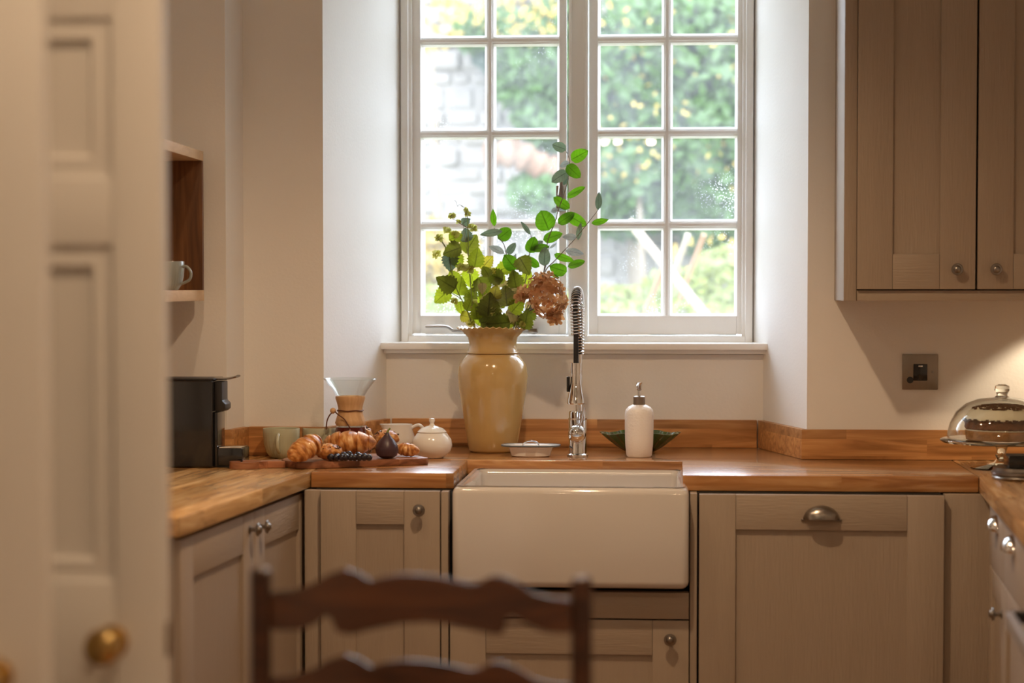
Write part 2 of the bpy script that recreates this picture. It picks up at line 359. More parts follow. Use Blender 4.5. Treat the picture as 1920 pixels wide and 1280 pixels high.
# ---------------------------------------------------------------- structure
WT = .91; WB = .87; YW = .585      # worktop top and underside, wall face
def struct(name, bm, mat, parent=None, **k):
    o = obj(name, bm, mat, parent, **k)
    if parent is None: o['kind'] = 'structure'
    return o
XL, XR = -1.60, 1.42; YF = -6.6; CEIL = 2.62
pL0 = atY(607, 760, YW); pL1 = atY(752, 600, 1.08); pR0 = atY(1513, 760, YW); pR1 = atY(1412, 600, 1.08)
jog0 = atY(425, 760, .45); jog1 = atY(458, 760, YW)
def lerpY(a, b, Y): t = (Y-a.y)/(b.y-a.y); return a.x+(b.x-a.x)*t
YB = .98                            # wall under the sill
struct('wall_back_left', prism(B(), [(XL-.2, .45), (jog0.x, .45), (jog1.x, YW), (pL0.x, YW), (lerpY(pL0, pL1, 1.25), 1.25), (XL-.2, 1.25)], 0, CEIL), M['wall'])
struct('wall_back_right', prism(B(), [(pR0.x, YW), (XR+.2, YW), (XR+.2, 1.25), (lerpY(pR0, pR1, 1.25), 1.25)], 0, CEIL), M['wall'])
struct('wall_back_sill', prism(B(), [(lerpY(pL0, pL1, YB)-.0, YB), (lerpY(pR0, pR1, YB), YB), (lerpY(pR0, pR1, 1.25), 1.25), (lerpY(pL0, pL1, 1.25), 1.25)], 0, 1.185), M['wall'])
struct('wall_back_lintel', prism(B(), [(pL0.x, YW), (pR0.x, YW), (lerpY(pR0, pR1, 1.25), 1.25), (lerpY(pL0, pL1, 1.25), 1.25)], 2.47, CEIL), M['wall'])
struct('wall_left', box(B(), XL-.2, XL, YF, .45, 0, CEIL), M['wall'])
struct('wall_right', box(B(), XR, XR+.2, YF, YW, 0, CEIL), M['wall'])
struct('wall_front', box(B(), XL-.2, XR+.2, YF-.2, YF, 0, CEIL), M['wall'])
struct('floor', box(B(), XL-.2, XR+.2, YF-.2, 1.25, -.1, 0), M['floor'])
struct('ceiling', box(B(), XL-.2, XR+.2, YF-.2, 1.25, CEIL, CEIL+.1), M['wall'])
sb = B(); xs0, xs1 = atY(713, 650, .94).x, atY(1443, 650, .94).x
box(sb, xs0, xs1, .94, 1.10, 1.199, 1.219, .004); box(sb, xs0+.008, xs1-.008, .955, 1.06, 1.187, 1.199, .003)
struct('trim_window_board', sb, M['white'])

# window -------------------------------------------------------------
wn = thing('window_1', (-.29, 1.1, 1.22), None, None, kind='structure')
YS = 1.09                           # sash inner face
def X(px, Y=YS, py=350): return atY(px, py, Y).x
def Z(py, Y=YS, px=1080): return atY(px, py, Y).z
zt, zb = 2.47, 1.215
f = B()
fl, fr_ = X(752, 1.07), X(1412, 1.07)
# outer frame with stepped moulding
for (a, b_, y0) in ((0, .022, 1.065), (.0, .032, 1.078)):
    box(f, fl+a, fl+b_, y0, 1.15, zb, zt, .003); box(f, fr_-b_, fr_-a, y0, 1.15, zb, zt, .003)
    box(f, fl+b_, fr_-b_, y0, 1.15, zb, zb+.018+a*0+b_*.15, .003); box(f, fl+b_, fr_-b_, y0, 1.15, zt-b_, zt, .003)
obj('frame', f, M['white'], wn)
f = B(); xm0, xm1 = X(1066, 1.08), X(1102, 1.08)
box(f, xm0, xm1, 1.082, 1.15, zb+.02, zt-.03, .002)
for xx in (xm0, xm1-.008): box(f, xx, xx+.008, 1.07, 1.085, zb+.02, zt-.03, .003)
obj('mullion', f, M['white'], wn)
ROWS_Z = [Z(592), Z(421.5), Z(249), Z(74)]
ROWS_Z.append(ROWS_Z[-1]+(ROWS_Z[-1]-ROWS_Z[-2])); zb2 = Z(626)
for (s0, s1, c0, c1, cm) in ((X(771), X(1062), X(789), X(1048), X(918.5)), (X(1104), X(1396), X(1121), X(1382), X(1250.5))):
    s = B(); YI, YO = YS, 1.13
    box(s, s0, c0, YI, YO, zb2, ROWS_Z[-1]+.04, .002)
    obj_s = obj('sash', s, M['white'], wn)
    obj('stile', box(B(), c1, s1, YI, YO, zb2, ROWS_Z[-1]+.04, .002), M['white'], obj_s)
    obj('rail', box(B(), c0, c1, YI, YO, zb2, ROWS_Z[0]+.001, .002), M['white'], obj_s)
    obj('rail', box(B(), c0, c1, YI, YO, ROWS_Z[-1], ROWS_Z[-1]+.04, .002), M['white'], obj_s)
    mw = .0105
    for zz in ROWS_Z[1:-1]:
        q = B(); box(q, c0, c1, YI+.004, YO-.004, zz-mw*.55, zz+mw*.55, .002); box(q, c0, c1, YI+.012, YO-.008, zz-mw, zz+mw, .002)
        obj('glazing_bar', q, M['white'], obj_s)
    q = B(); box(q, cm-mw*.55, cm+mw*.55, YI+.003, YO-.004, ROWS_Z[0], ROWS_Z[-1], .002); box(q, cm-mw, cm+mw, YI+.011, YO-.008, ROWS_Z[0], ROWS_Z[-1], .002)
    obj('glazing_bar', q, M['white'], obj_s)
    cols = ((c0, cm-mw), (cm+mw, c1))
    for ci, (a, b_) in enumerate(cols):
        for k in range(4):
            z0 = ROWS_Z[k]+(mw if k else 0); z1 = ROWS_Z[k+1]-(mw if k < 3 else 0)
            # bevelled bead round each pane
            q = B(); t = .006
            O = [(a, z0), (b_, z0), (b_, z1), (a, z1)]; I = [(a+t, z0+t), (b_-t, z0+t), (b_-t, z1-t), (a+t, z1-t)]
            vo = [q.verts.new((x, YI+.012, z)) for x, z in O]; vi = [q.verts.new((x, YI+.026, z)) for x, z in I]
            vb = [q.verts.new((x, YI+.034, z)) for x, z in I]; vc = [q.verts.new((x, YI+.034, z)) for x, z in O]
            for i in range(4):
                j = (i+1) % 4
                q.faces.new((vo[i], vo[j], vi[j], vi[i])); q.faces.new((vi[i], vi[j], vb[j], vb[i])); q.faces.new((vb[i], vb[j], vc[j], vc[i])); q.faces.new((vc[i], vc[j], vo[j], vo[i]))
            obj('bead', q, M['white'], obj_s, ang=20)
            q = B(); pv = [q.verts.new((x, YI+.030, z)) for x, z in ((a+.003, z0+.003), (b_-.003, z0+.003), (b_-.003, z1-.003), (a+.003, z1-.003))]; q.faces.new(pv)
            obj('pane', q, M['pane'], obj_s)
# latch and casement stay of the left sash
q = B(); p = atY(1050, 372, 1.08); box(q, p.x-.012, p.x+.010, 1.068, 1.09, p.z-.04, p.z+.04, .004)
tube(q, [(p.x, 1.065, p.z+.01), (p.x+.004, 1.05, p.z+.035), (p.x+.004, 1.05, p.z+.075)], .006)
obj('window_latch', q, M['pewter'], wn)
q = B(); pts = [atY(798, 612, 1.05), atY(835, 612, 1.05), atY(848, 618, 1.05), atY(862, 620, 1.05), atY(1000, 621, 1.05)]
tube(q, smooth_path(pts, 5), .0042); p = pts[-1]; sphere(q, p, .009); box(q, p.x-.015, p.x+.012, 1.04, 1.095, p.z-.006, p.z+.01, .003)
obj('casement_stay', q, M['pewter'], wn)

# ---------------------------------------------------------------- worktops and upstands
c_in_l = atZ(583, 884.5, WT); c_out_l = atZ(337, 971, WT); c_in_r = atZ(1835, 893.5, WT); c_out_r = atZ(1919, 988, WT)
n_l = atZ(851, 886.5, WT); n_lb = atZ(877, 862, WT); n_r = atZ(1280, 890, WT); n_rb = atZ(1279, 863.5, WT)
def along(a, b, Y): t = (Y-a.y)/(b.y-a.y); return (a.x+(b.x-a.x)*t, Y)
rend = along(c_in_r, c_out_r, -2.2)
poly = [(c_in_l.x, c_in_l.y), (n_l.x, n_l.y), (n_lb.x, n_lb.y), (n_rb.x, n_lb.y), (n_r.x, n_r.y), (c_in_r.x, c_in_r.y), (c_in_r.x, YW-.001),
        (pR0.x, YW-.001), (lerpY(pR0, pR1, YB)-.001, YB-.001), (lerpY(pL0, pL1, YB)+.001, YB-.001), (pL0.x, YW-.001), (c_in_l.x, YW-.001)]
o = obj('worktop', prism(B(), poly, WB, WT, .003), M['oak']); tag(o, 'long oak worktop under the window, notched around the white sink', 'worktop')
poly = [(c_in_l.x-.0015, c_in_l.y), (c_in_l.x-.0015, YW-.002), (jog1.x+.002, YW-.002), (jog0.x+.002, .449), (XL+.001, .449), (XL+.001, c_out_l.y), (c_out_l.x, c_out_l.y)]
o = obj('worktop', prism(B(), poly, WB, WT, .003), M['oakl']); tag(o, 'pale oak worktop on the left, under the black coffee machine', 'worktop')
poly = [(c_in_r.x+.0015, c_in_r.y), (c_in_r.x+.0015, YW-.002), (XR-.001, YW-.002), (XR-.001, -1.42), along(c_in_r, c_out_r, -1.42)]
o = obj('worktop', prism(B(), poly[::-1], WB, WT, .003), M['oakr']); tag(o, 'oak worktop on the right, running forward under the glass cake stand', 'worktop')
UPH = .082; th = .02
def upstand(a, b, label, mat='oakup', e0=0, e1=0):
    T, Ln = frame_T(a, b); bm = B(); box(bm, e0, Ln-e1, 0.0008, th, WT+.0005, WT+UPH, .0015, T)
    o = obj('upstand', bm, M[mat]); tag(o, label, 'upstand', 'oak upstands round the worktops')
xbl, xbr = lerpY(pL0, pL1, YB), lerpY(pR0, pR1, YB)
upstand((xbl+.004, YB), (xbr-.004, YB), 'oak upstand under the window board, behind vase and tap', e0=.0145, e1=.0145)
upstand((pR0.x, YW), (XR, YW), 'oak upstand below the socket plate, behind the cake stand', e0=-.0155, e1=.001)
upstand((xbr, YB), (pR0.x, YW), 'short slanting oak upstand along the right window reveal', e0=.0157, e1=-.0155)
upstand((pL0.x, YW), (xbl, YB), 'short slanting oak upstand along the left window reveal, behind the coffee carafe', e0=-.0155, e1=.0157)
upstand((jog1.x, YW), (pL0.x, YW), 'oak upstand behind the two sage mugs', e0=.0155, e1=-.0155)
upstand((jog0.x, .45), (jog1.x, YW), 'very short oak upstand turning the corner right of the coffee machine', e0=-.0155, e1=.0157)
upstand((XL, .45), (jog0.x, .45), 'oak upstand directly behind the black coffee machine', e0=.001, e1=-.0155)
# corner pieces of plaster are the walls themselves

# ---------------------------------------------------------------- cabinet fittings
def knob_mesh(bm, p, n, s=1.0):
    lathe(bm, [(0, 0), (.0105*s, 0), (.0105*s, .002), (.0055*s, .004), (.0045*s, .012), (.006*s, .015), (.0145*s, .018), (.0155*s, .021), (.014*s, .023), (.010*s, .0235), (.009*s, .026), (.006*s, .029), (0, .030)], p, n, 24); return bm
def cup_mesh(bm, T, u, w_, wd=.092, h=.034, d=.026):
    """hooded cup pull, open below"""
    seg = 16; rows = 6; th_ = .002
    for off in (0, 1):
        g = []
        for i in range(rows+1):
            a = PI/2*i/rows; row = []
            for k in range(seg+1):
                t = PI*k/seg; sx = math.cos(t); sz = math.sin(t)
                rr = math.cos(a)
                uu = (wd/2-off*th_)*sx*(rr*.0+1)*math.sqrt(max(0, 1-(math.sin(a)*.55)**2)); ww = (h-off*th_)*sz*math.cos(a*.92); vv = (d-off*th_)*math.sin(a)*math.sqrt(max(.0, sz))*1.0
                row.append(bm.verts.new(T @ Vector((u+uu, vv+.001, w_+ww))))
            g.append(row)
        for i in range(rows):
            for k in range(seg): bm.faces.new((g[i][k], g[i][k+1], g[i+1][k+1], g[i+1][k]))
    # back flange
    box(bm, u-wd/2-.004, u+wd/2+.004, .0, .0025, w_-.003, w_+.004, .001, T)
    return bm
def shaker(T, u0, u1, w0, w1, parent, st=.088, t=.020, pname='door', railtop=None, bottom=True):
    """frame and panel door: panel mesh with stile and rail sub-parts"""
    rt = railtop or st
    pb = B(); box(pb, u0+st-.004, u1-st+.004, -.004, t-.009, w0+st-.004, w1-rt+.004, 0, T)
    d = obj(pname, pb, M['cab'], parent)
    for a, b_ in ((u0, u0+st), (u1-st, u1)): obj('stile', box(B(), a, b_, -.004, t, w0, w1, .0016, T), M['cab'], d)
    obj('rail', box(B(), u0+st+.0006, u1-st-.0006, -.004, t-.0007, w1-rt, w1, .0016, T), M['cabh'], d)
    obj('rail', box(B(), u0+st+.0006, u1-st-.0006, -.004, t-.0007, w0, w0+st, .0016, T), M['cabh'], d)
    return d
def knob(T, u, w_, parent, t=.02, s=1.0):
    n = (T.to_3x3() @ Vector((0, 1, 0))); p = T @ Vector((u, t, w_)); o = obj('knob', knob_mesh(B(), p, n, s), M['pewter'], parent); o['label'] = 'dark pewter ringed knob'; return o
def carcass(T, u0, u1, dep, parent, w0=.0, w1=WB-.002, post=.018):
    cb = B(); box(cb, u0+.001, u1-.001, -dep, -.022, .12, w1, .001, T); obj('body', cb, M['dark'], parent)
    for a, b_ in ((u0, u0+post), (u1-post, u1)): obj('side_post', box(B(), a+.0006, b_-.0006, -.02, .012, .12, w1, .0015, T), M['cab'], parent)
    obj('plinth', box(B(), u0+.001, u1-.001, -.09, -.06, 0, .118, .001, T), M['cab'], parent)
# face plane of the back run: Y = 0.02 behind worktop edge
YC = .022
def u_of(px, py=1000, Y=YC-.02): return atY(px, py, Y).x
TB, _ = frame_T((-2, YC), (2, YC))
def U(px, py=1000): return u_of(px, py)+2
def w_at(py, px, Y=YC-.02): return atY(px, py, Y).z
# 1 left narrow base cupboard
c = thing('base_cabinet', ((U(583)+U(843))/2-2, YC, 0), 'narrow taupe base cupboard left of the white sink, one knob', 'cabinet')
cb = B(); box(cb, U(586), U(842), -.5, -.022, .12, WB-.002, 0, TB); obj('body', cb, M['dark'], c)
obj('side_post', box(B(), U(569), U(598.5), -.03, .004, .12, WB-.002, .0015, TB), M['cab'], c)
obj('side_post', box(B(), U(826.5), U(840), -.03, .014, .12, WB-.002, .0015, TB), M['cab'], c)
obj('plinth', box(B(), U(586), U(842), -.09, -.06, 0, .118, .001, TB), M['cab'], c)
d = shaker(TB, U(601), U(824.5), .15, w_at(920, 700), c, st=.0905, railtop=.085)
knob(TB, U(787), w_at(955, 787), d)
# 2 sink cupboard
c = thing('base_cabinet', ((U(845)+U(1292))/2-2, YC, 0), 'wide taupe cupboard beneath the white sink, with a plain rail on top', 'cabinet')
zs = w_at(1107, 1150)
cb = B(); box(cb, U(848), U(1291), -.5, -.022, .12, zs-.03, 0, TB); obj('body', cb, M['dark'], c)
obj('apron_rail', box(B(), U(846), U(1292), -.02, .02, w_at(1159, 1150), zs-.004, .0015, TB), M['cabh'], c)
obj('plinth', box(B(), U(846), U(1291), -.09, -.06, 0, .118, .001, TB), M['cab'], c)
d = shaker(TB, U(843.5), U(1292), .15, w_at(1162, 1150), c, st=.0905, railtop=.088)
knob(TB, U(1257), w_at(1197, 1257), d)
# 3 dishwasher cupboard
c = thing('base_cabinet', ((U(1294)+U(1772))/2-2, YC, 0), 'wide taupe cupboard right of the sink with a cup handle', 'cabinet')
cb = B(); box(cb, U(1308), U(1768), -.5, -.022, .12, WB-.002, 0, TB); obj('body', cb, M['dark'], c)
obj('side_post', box(B(), U(1294), U(1307), -.45, .014, .12, WB-.002, .0015, TB), M['cab'], c)
obj('plinth', box(B(), U(1308), U(1768), -.09, -.06, 0, .118, .001, TB), M['cab'], c)
d = shaker(TB, U(1311), U(1770.5), .15, w_at(928, 1540), c, st=.0905, railtop=.088)
hb = cup_mesh(B(), TB @ Matrix.Translation((0, .020, 0)), U(1540), w_at(975, 1540), .092, .037, .028); o = obj('handle', hb, M['pewter'], d, recalc=False); o['label'] = 'dark pewter cup handle'
for p_ in o.data.polygons: p_.use_smooth = True
# filler panels in the right corner
o = obj('filler_panel', box(B(), U(1773), U(1870), -.03, -.002, .0, WB-.001, .001, TB), M['cab']); tag(o, 'taupe corner filler panel right of the wide cup-handled cupboard', 'panel')
# 4 right run: local u runs towards the camera
rdir = (Vector((c_out_r.x, c_out_r.y))-Vector((c_in_r.x, c_in_r.y))).normalized()
rn = Vector((-rdir.y, rdir.x)) # pointing +X side
if rn.x < 0: rn = -rn
a0 = Vector((c_in_r.x, c_in_r.y)) + rn*.035
TR, _ = frame_T(a0, a0+rdir); 
if (TR.to_3x3() @ Vector((0, 1, 0))).x > 0:
    S = Matrix.Scale(-1, 4, (0, 1, 0)); TR = TR @ S
def uR(px, py, t=.02):
    """distance along the right run where the sight line through px meets its face plane"""
    n = Vector((rn.x, rn.y, 0)); p0 = Vector((a0.x-rn.x*t, a0.y-rn.y*t, 0)); dd = ray(px, py)
    k = n.dot(p0-CAM)/n.dot(dd); P_ = CAM+dd*k; return (P_-p0).dot(Vector((rdir.x, rdir.y, 0))), P_.z
u1, _z = uR(1857, 1057); u2, zdr = uR(1882, 1098); u3, _z3 = uR(1915, 1140)
print('right run', u1, u2, u3, zdr, _z, _z3)
o = obj('filler_panel', box(B(), -.0, max(.05, u1-.025), -.02, .012, .0, WB-.001, .001, TR), M['cab']); tag(o, 'narrow taupe upright panel in the corner of the right-hand run', 'panel')
ur_, zr_ = uR(1886, 1146, .10)
ub = [max(.06, u1-.02), u2, ur_-.06]
labs = ['taupe drawer and door cupboard nearest the right corner', 'taupe drawer and door cupboard beside the black cooker']
for i in range(2):
    ua, ue = ub[i], ub[i+1]
    c = thing('base_cabinet', TR @ Vector(((ua+ue)/2, 0, 0)), labs[i], 'cabinet')
    obj('body', box(B(), ua, ue-.001, -.5, -.022, .12, WB-.002, .0, TR), M['dark'], c)
    obj('plinth', box(B(), ua, ue-.001, -.09, -.06, 0, .118, .001, TR), M['cab'], c)
    dz = zdr
    dr = obj('drawer', box(B(), ua+.002, ue-.002, -.004, .02, dz+.003, WB-.012, .002, TR), M['cabh'], c)
    uc = (ua+ue)/2 if i == 0 else ua+.21
    hb = cup_mesh(B(), TR @ Matrix.Translation((0, .02, 0)), uc, dz+.103, .085, .036, .026); hh = obj('handle', hb, M['chrome'], dr, recalc=False); hh['label'] = 'bright chrome cup handle'
    for p_ in hh.data.polygons: p_.use_smooth = True
    d = shaker(TR, ua+.002, ue-.002, .15, dz-.002, c, st=.06)
    if i == 0: knob(TR, ue-.035, dz-.07, d)
# range cooker
ck = thing('cooker', TR @ Vector((ub[2]+.3, -.3, 0)), 'black range cooker with steel towel rail at the right edge', 'cooker')
obj('body', box(B(), ub[2]+.003, ub[2]+.75, -.57, .0, .05, WB-.02, .004, TR), M['blackm'], ck)
obj('oven_door', box(B(), ub[2]+.01, ub[2]+.74, .001, .03, .14, .62, .004, TR), M['black'], ck)
obj('control_panel', box(B(), ub[2]+.006, ub[2]+.745, .001, .03, .74, WB-.03, .004, TR), M['steel'], ck)
for k in range(4):
    p = TR @ Vector((ub[2]+.05+.13*k, .031, .80)); lathe(bm_ := B(), [(0, 0), (.02, 0), (.02, .018), (.016, .03), (0, .03)], p, TR.to_3x3() @ Vector((0, 1, 0)), 20); obj('control_knob', bm_, M['chrome'], ck)
q = B(); box(q, ur_, ub[2]+.72, .086, .100, zr_-.03, zr_, .004, TR); obj('towel_rail', q, M['satin'], ck)
for uu in (ub[2]+.01, ub[2]+.69): obj('rail_bracket', box(B(), uu, uu+.03, .0, .086, zr_-.026, zr_-.004, .003, TR), M['black'], ck)

# left run
ldir = (Vector((c_out_l.x, c_out_l.y))-Vector((c_in_l.x, c_in_l.y))); Ll = ldir.length; ldir.normalize()
ln = Vector((-ldir.y, ldir.x)); 
if ln.x < 0: ln = -ln
b0 = Vector((c_in_l.x, c_in_l.y)) - ln*.035
TL, _ = frame_T(b0, b0+ldir)
if (TL.to_3x3() @ Vector((0, 1, 0))).x < 0: TL = TL @ Matrix.Scale(-1, 4, (0, 1, 0))
def uL(px, py, t=.02):
    n = Vector((ln.x, ln.y, 0)); p0 = Vector((b0.x+ln.x*t, b0.y+ln.y*t, 0)); dd = ray(px, py); k = n.dot(p0-CAM)/n.dot(dd); P_ = CAM+dd*k
    return (P_-p0).dot(Vector((ldir.x, ldir.y, 0))), P_.z
e0, _a = uL(578, 940); e1, _b = uL(477, 1000); e2, _c = uL(338, 1050)
k1, kz1 = uL(466, 1002, .045); k2, kz2 = uL(487, 995, .045)
print('left run', e0, e1, e2, Ll, k1, kz1, k2, kz2)
c = thing('base_cabinet', TL @ Vector(((e0+e2)/2, -.2, 0)), 'two-door taupe base cupboard on the left, under the coffee machine worktop', 'cabinet')
obj('body', box(B(), e0, e2-.02, -.5, -.022, .12, WB-.002, 0, TL), M['dark'], c)
obj('end_panel', box(B(), e2-.018, e2+.004, -.5, .0, .0, WB-.002, .0015, TL), M['cab'], c)
obj('plinth', box(B(), e0, e2-.02, -.09, -.06, 0, .118, .001, TL), M['cab'], c)
d1 = shaker(TL, e0+.002, e1-.0015, .15, WB-.012, c, st=.088); d2 = shaker(TL, e1+.0015, e2-.003, .15, WB-.012, c, st=.088)
knob(TL, e1-.04, kz2, d1); knob(TL, e1+.04, kz1, d2)

# wall cabinet
YU = .285
def XU(px, py=300): return atY(px, py, YU-.02).x
TU, _ = frame_T((-2, YU), (2, YU))
def UU(px, py=300): return XU(px, py)+2
c = thing('wall_cabinet', (1.0, YU, 1.35), 'tall taupe wall cupboard above the socket plate, two doors in view', 'cabinet')
zc0 = atY(1750, 564, YU-.01).z; zc1 = atY(1750, 542, YU-.02).z; ztop = 2.35
obj('body', box(B(), UU(1607), 3.40, -(YW-YU)+.001, -.021, zc0+.012, ztop, 0, TU), M['dark'], c)
obj('side_panel', box(B(), UU(1582, 560), UU(1606, 560), -(YW-YU)+.001, .012, zc0, ztop+.02, .0015, TU), M['cab'], c)
obj('bottom_rail', box(B(), UU(1606, 560)+.001, 3.40, -(YW-YU)+.001, .008, zc0, zc1-.003, .0015, TU), M['cabh'], c)
dA = shaker(TU, UU(1607, 500), UU(1829, 500), zc1, ztop, c, st=.091); knob(TU, UU(1793, 505), atY(1793, 505, YU-.02).z, dA)
dB = shaker(TU, UU(1833, 500), UU(1833, 500)+.315, zc1, ztop, c, st=.091); knob(TU, UU(1833, 500)+.045, atY(1793, 505, YU-.02).z, dB)
q = B(); lathe(q, [(0, 0), (.03, 0), (.03, -.008), (0, -.008)], (1.10, .36, zc0-.0005)); o = obj('cabinet_light', q, M['pewter'], c)

# Belfast sink ---------------------------------------------------------
sx0, sx1 = atY(847, 1000, -.055).x, atY(1291.5, 1000, -.055).x; szb = atY(1150, 1104, -.055).z; szt = .888
q = B(); bmesh.ops.create_cube(q, size=1)
for v in q.verts: v.co = Vector((sx0+(v.co.x+.5)*(sx1-sx0), -.055+(v.co.y+.5)*.545, szb+(v.co.z+.5)*(szt-szb)))
top = max(q.faces, key=lambda f_: f_.calc_center_median().z)
bmesh.ops.inset_region(q, faces=[top], thickness=.040); 
r_ = bmesh.ops.extrude_discrete_faces(q, faces=[top]); fb = r_['faces'][0]
for v in fb.verts: v.co.z -= .20; v.co.x += .006 if v.co.x < (sx0+sx1)/2 else -.006
bmesh.ops.bevel(q, geom=list(q.edges), offset=.019, segments=6, affect='EDGES', profile=.5)
o = obj('sink', q, M['ceramic'], ang=60); tag(o, 'white glazed ceramic farmhouse sink with a deep plain front', 'sink')

# ---------------------------------------------------------------- wall plate, shelf
p = atY(1725, 697, YW); 
sw = thing('switch_plate', (p.x, YW, p.z), 'square bronze metal connection plate with black switch on the right-hand wall', 'switch')
s2 = .0485
obj('plate', box(B(), p.x-s2, p.x+s2, YW-.006, YW-.0003, p.z-s2, p.z+s2, .002), M['steel'], sw)
obj('rocker', box(B(), p.x-.019, p.x+.019, YW-.011, YW-.006, p.z-.024, p.z+.022, .002), M['black'], sw)
q = B(); lathe(q, [(0, 0), (.009, 0), (.009, .006), (0, .006)], (p.x-.028, YW-.006, p.z-.022), (0, -1, 0), 20); obj('flex_outlet', q, M['black'], sw)
q = B(); box(q, p.x-.006, p.x+.006, YW-.0125, YW-.011, p.z+.014, p.z+.018, .0004); o = obj('indicator', q, M['chrome'], sw)
for dx in (-.031, .033):
    q = B(); lathe(q, [(0, 0), (.0035, 0), (.003, .0015), (0, .0015)], (p.x+dx, YW-.006, p.z), (0, -1, 0), 12); obj('screw', q, M['pewter'], sw)

# open oak shelf on the left wall; its front faces right
pe = atY(382, 420, .40); zlo0, zlo1 = atY(382, 563.5, .40).z, atY(382, 544, .40).z; zhi0, zhi1 = atY(382, 302, .40).z, atY(382, 284, .40).z
sh = thing('wall_shelf', (XL, .2, zlo0), 'open oak box shelf high on the left wall', 'shelf')
ang8 = math.tan(math.radians(2.5)); yn = -.45
def shelf_board(z0, z1): return prism(B(), [(pe.x, .40), (pe.x+.02, yn), (XL+.001, yn), (XL+.001, .40)], z0, z1, .001)
obj('bottom_board', shelf_board(zlo0, zlo1), M['oakshelf'], sh); obj('top_board', shelf_board(zhi0, zhi1), M['oakshelf'], sh)
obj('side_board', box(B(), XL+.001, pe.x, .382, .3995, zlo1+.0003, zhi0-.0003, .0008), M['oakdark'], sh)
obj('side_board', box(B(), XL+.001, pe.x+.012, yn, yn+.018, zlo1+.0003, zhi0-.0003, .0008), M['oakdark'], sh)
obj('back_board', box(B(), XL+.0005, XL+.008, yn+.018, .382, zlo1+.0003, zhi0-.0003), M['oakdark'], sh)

# ---------------------------------------------------------------- crockery
def mug(c, r, h, mat, label, hang, ribs=True, name='mug', group=None):
    """round-bottomed mug; handle towards angle hang"""
    c = Vector(c); m_ = thing(name, c, label, 'mug' if name == 'mug' else name, group)
    q = B(); pr = [(0, 0), (r*.55, 0), (r*.62, h*.03), (r*.82, h*.2), (r*.94, h*.45), (r, h*.75), (r*1.0, h*.98), (r*.985, h), (r*.94, h*.985), (r*.93, h*.75), (r*.88, h*.45), (r*.7, h*.15), (0, h*.07)]
    def md(t, i): return 1+(.012*math.cos(t*30) if ribs and 1 < i < 5 else 0)
    lathe(q, pr, c, seg=120 if ribs else 48, mod=md); obj('cup', q, mat, m_)
    d = Vector((math.cos(hang), math.sin(hang), 0)); P0 = c+d*r*.95+Vector((0, 0, h*.82))
    pts = [c+d*r*.93+Vector((0, 0, h*.80)), c+d*(r*1.25)+Vector((0, 0, h*.82)), c+d*(r*1.55)+Vector((0, 0, h*.62)), c+d*(r*1.45)+Vector((0, 0, h*.36)), c+d*(r*.88)+Vector((0, 0, h*.22))]
    obj('handle', tube(B(), smooth_path(pts, 6), r*.095, 10), mat, m_)
    return m_
def place(px, py, z=WT+.0005): return atZ(px, py, z)
p = place(522, 860); p.y += .045; mug(p, .051, .082, M['sage'], 'sage green ribbed mug left of the pastries, handle towards us', -PI/2+.05)
p = place(594, 858); p.y += .075; mug(p, .053, .080, M['sage'], 'second sage green mug, half hidden behind the upright croissant', PI*.9)
p = atY(317, 543, .15); mug((p.x, .15, zlo1+.0005), .040, .075, M['greyblue'], 'grey-green ribbed mug standing in the oak wall shelf', -.2)
# jug
p = place(740, 850); p.y += .09; jr = .046
jg = thing('milk_jug', p, 'white china milk jug behind the fig, spout to the left', 'jug'); q = B()
def jm(t, i):
    s_ = max(0, math.cos(t-PI))**8
    return (1+.35*s_*(1 if i in (4, 5, 6, 7) else .15))
lathe(q, [(0, 0), (jr*.75, 0), (jr*1.0, .018), (jr*1.02, .040), (jr*.86, .064), (jr*.86, .078), (jr*.82, .078), (jr*.80, .060), (jr*.95, .038), (0, .006)], p, seg=48, mod=lambda t, i: 1+(.42*max(0, math.cos(t-PI))**10 if i in (4, 5, 6, 7) and True else 0)*(1 if i in (5, 6) else .45)); obj('body', q, M['whitecer'], jg)
obj('handle', tube(B(), smooth_path([p+Vector((jr*.82, -.002, .068)), p+Vector((jr*1.3, -.004, .076)), p+Vector((jr*1.62, -.004, .058)), p+Vector((jr*1.4, -.004, .03)), p+Vector((jr*.98, -.002, .022))], 6), .0048, 10), M['whitecer'], jg)
# sugar bowl
p = place(806, 861); p.y += .052; r = .0565
sg = thing('sugar_bowl', p, 'round white lidded china bowl at the right end of the board', 'bowl')
q = B(); lathe(q, [(0, 0), (r*.55, 0), (r*.62, .004), (r*.92, .020), (r, .036), (r*.95, .052), (r*.74, .068), (r*.70, .070), (r*.66, .068), (0, .060)], p, seg=48); obj('bowl', q, M['whitecer'], sg)
q = B(); lathe(q, [(r*.70, .0705), (r*.72, .073), (r*.55, .082), (r*.28, .088), (.008, .090), (.0055, .096), (.0085, .104), (.0075, .109), (0, .111)], p, seg=40); obj('lid', q, M['whitecer'], sg)
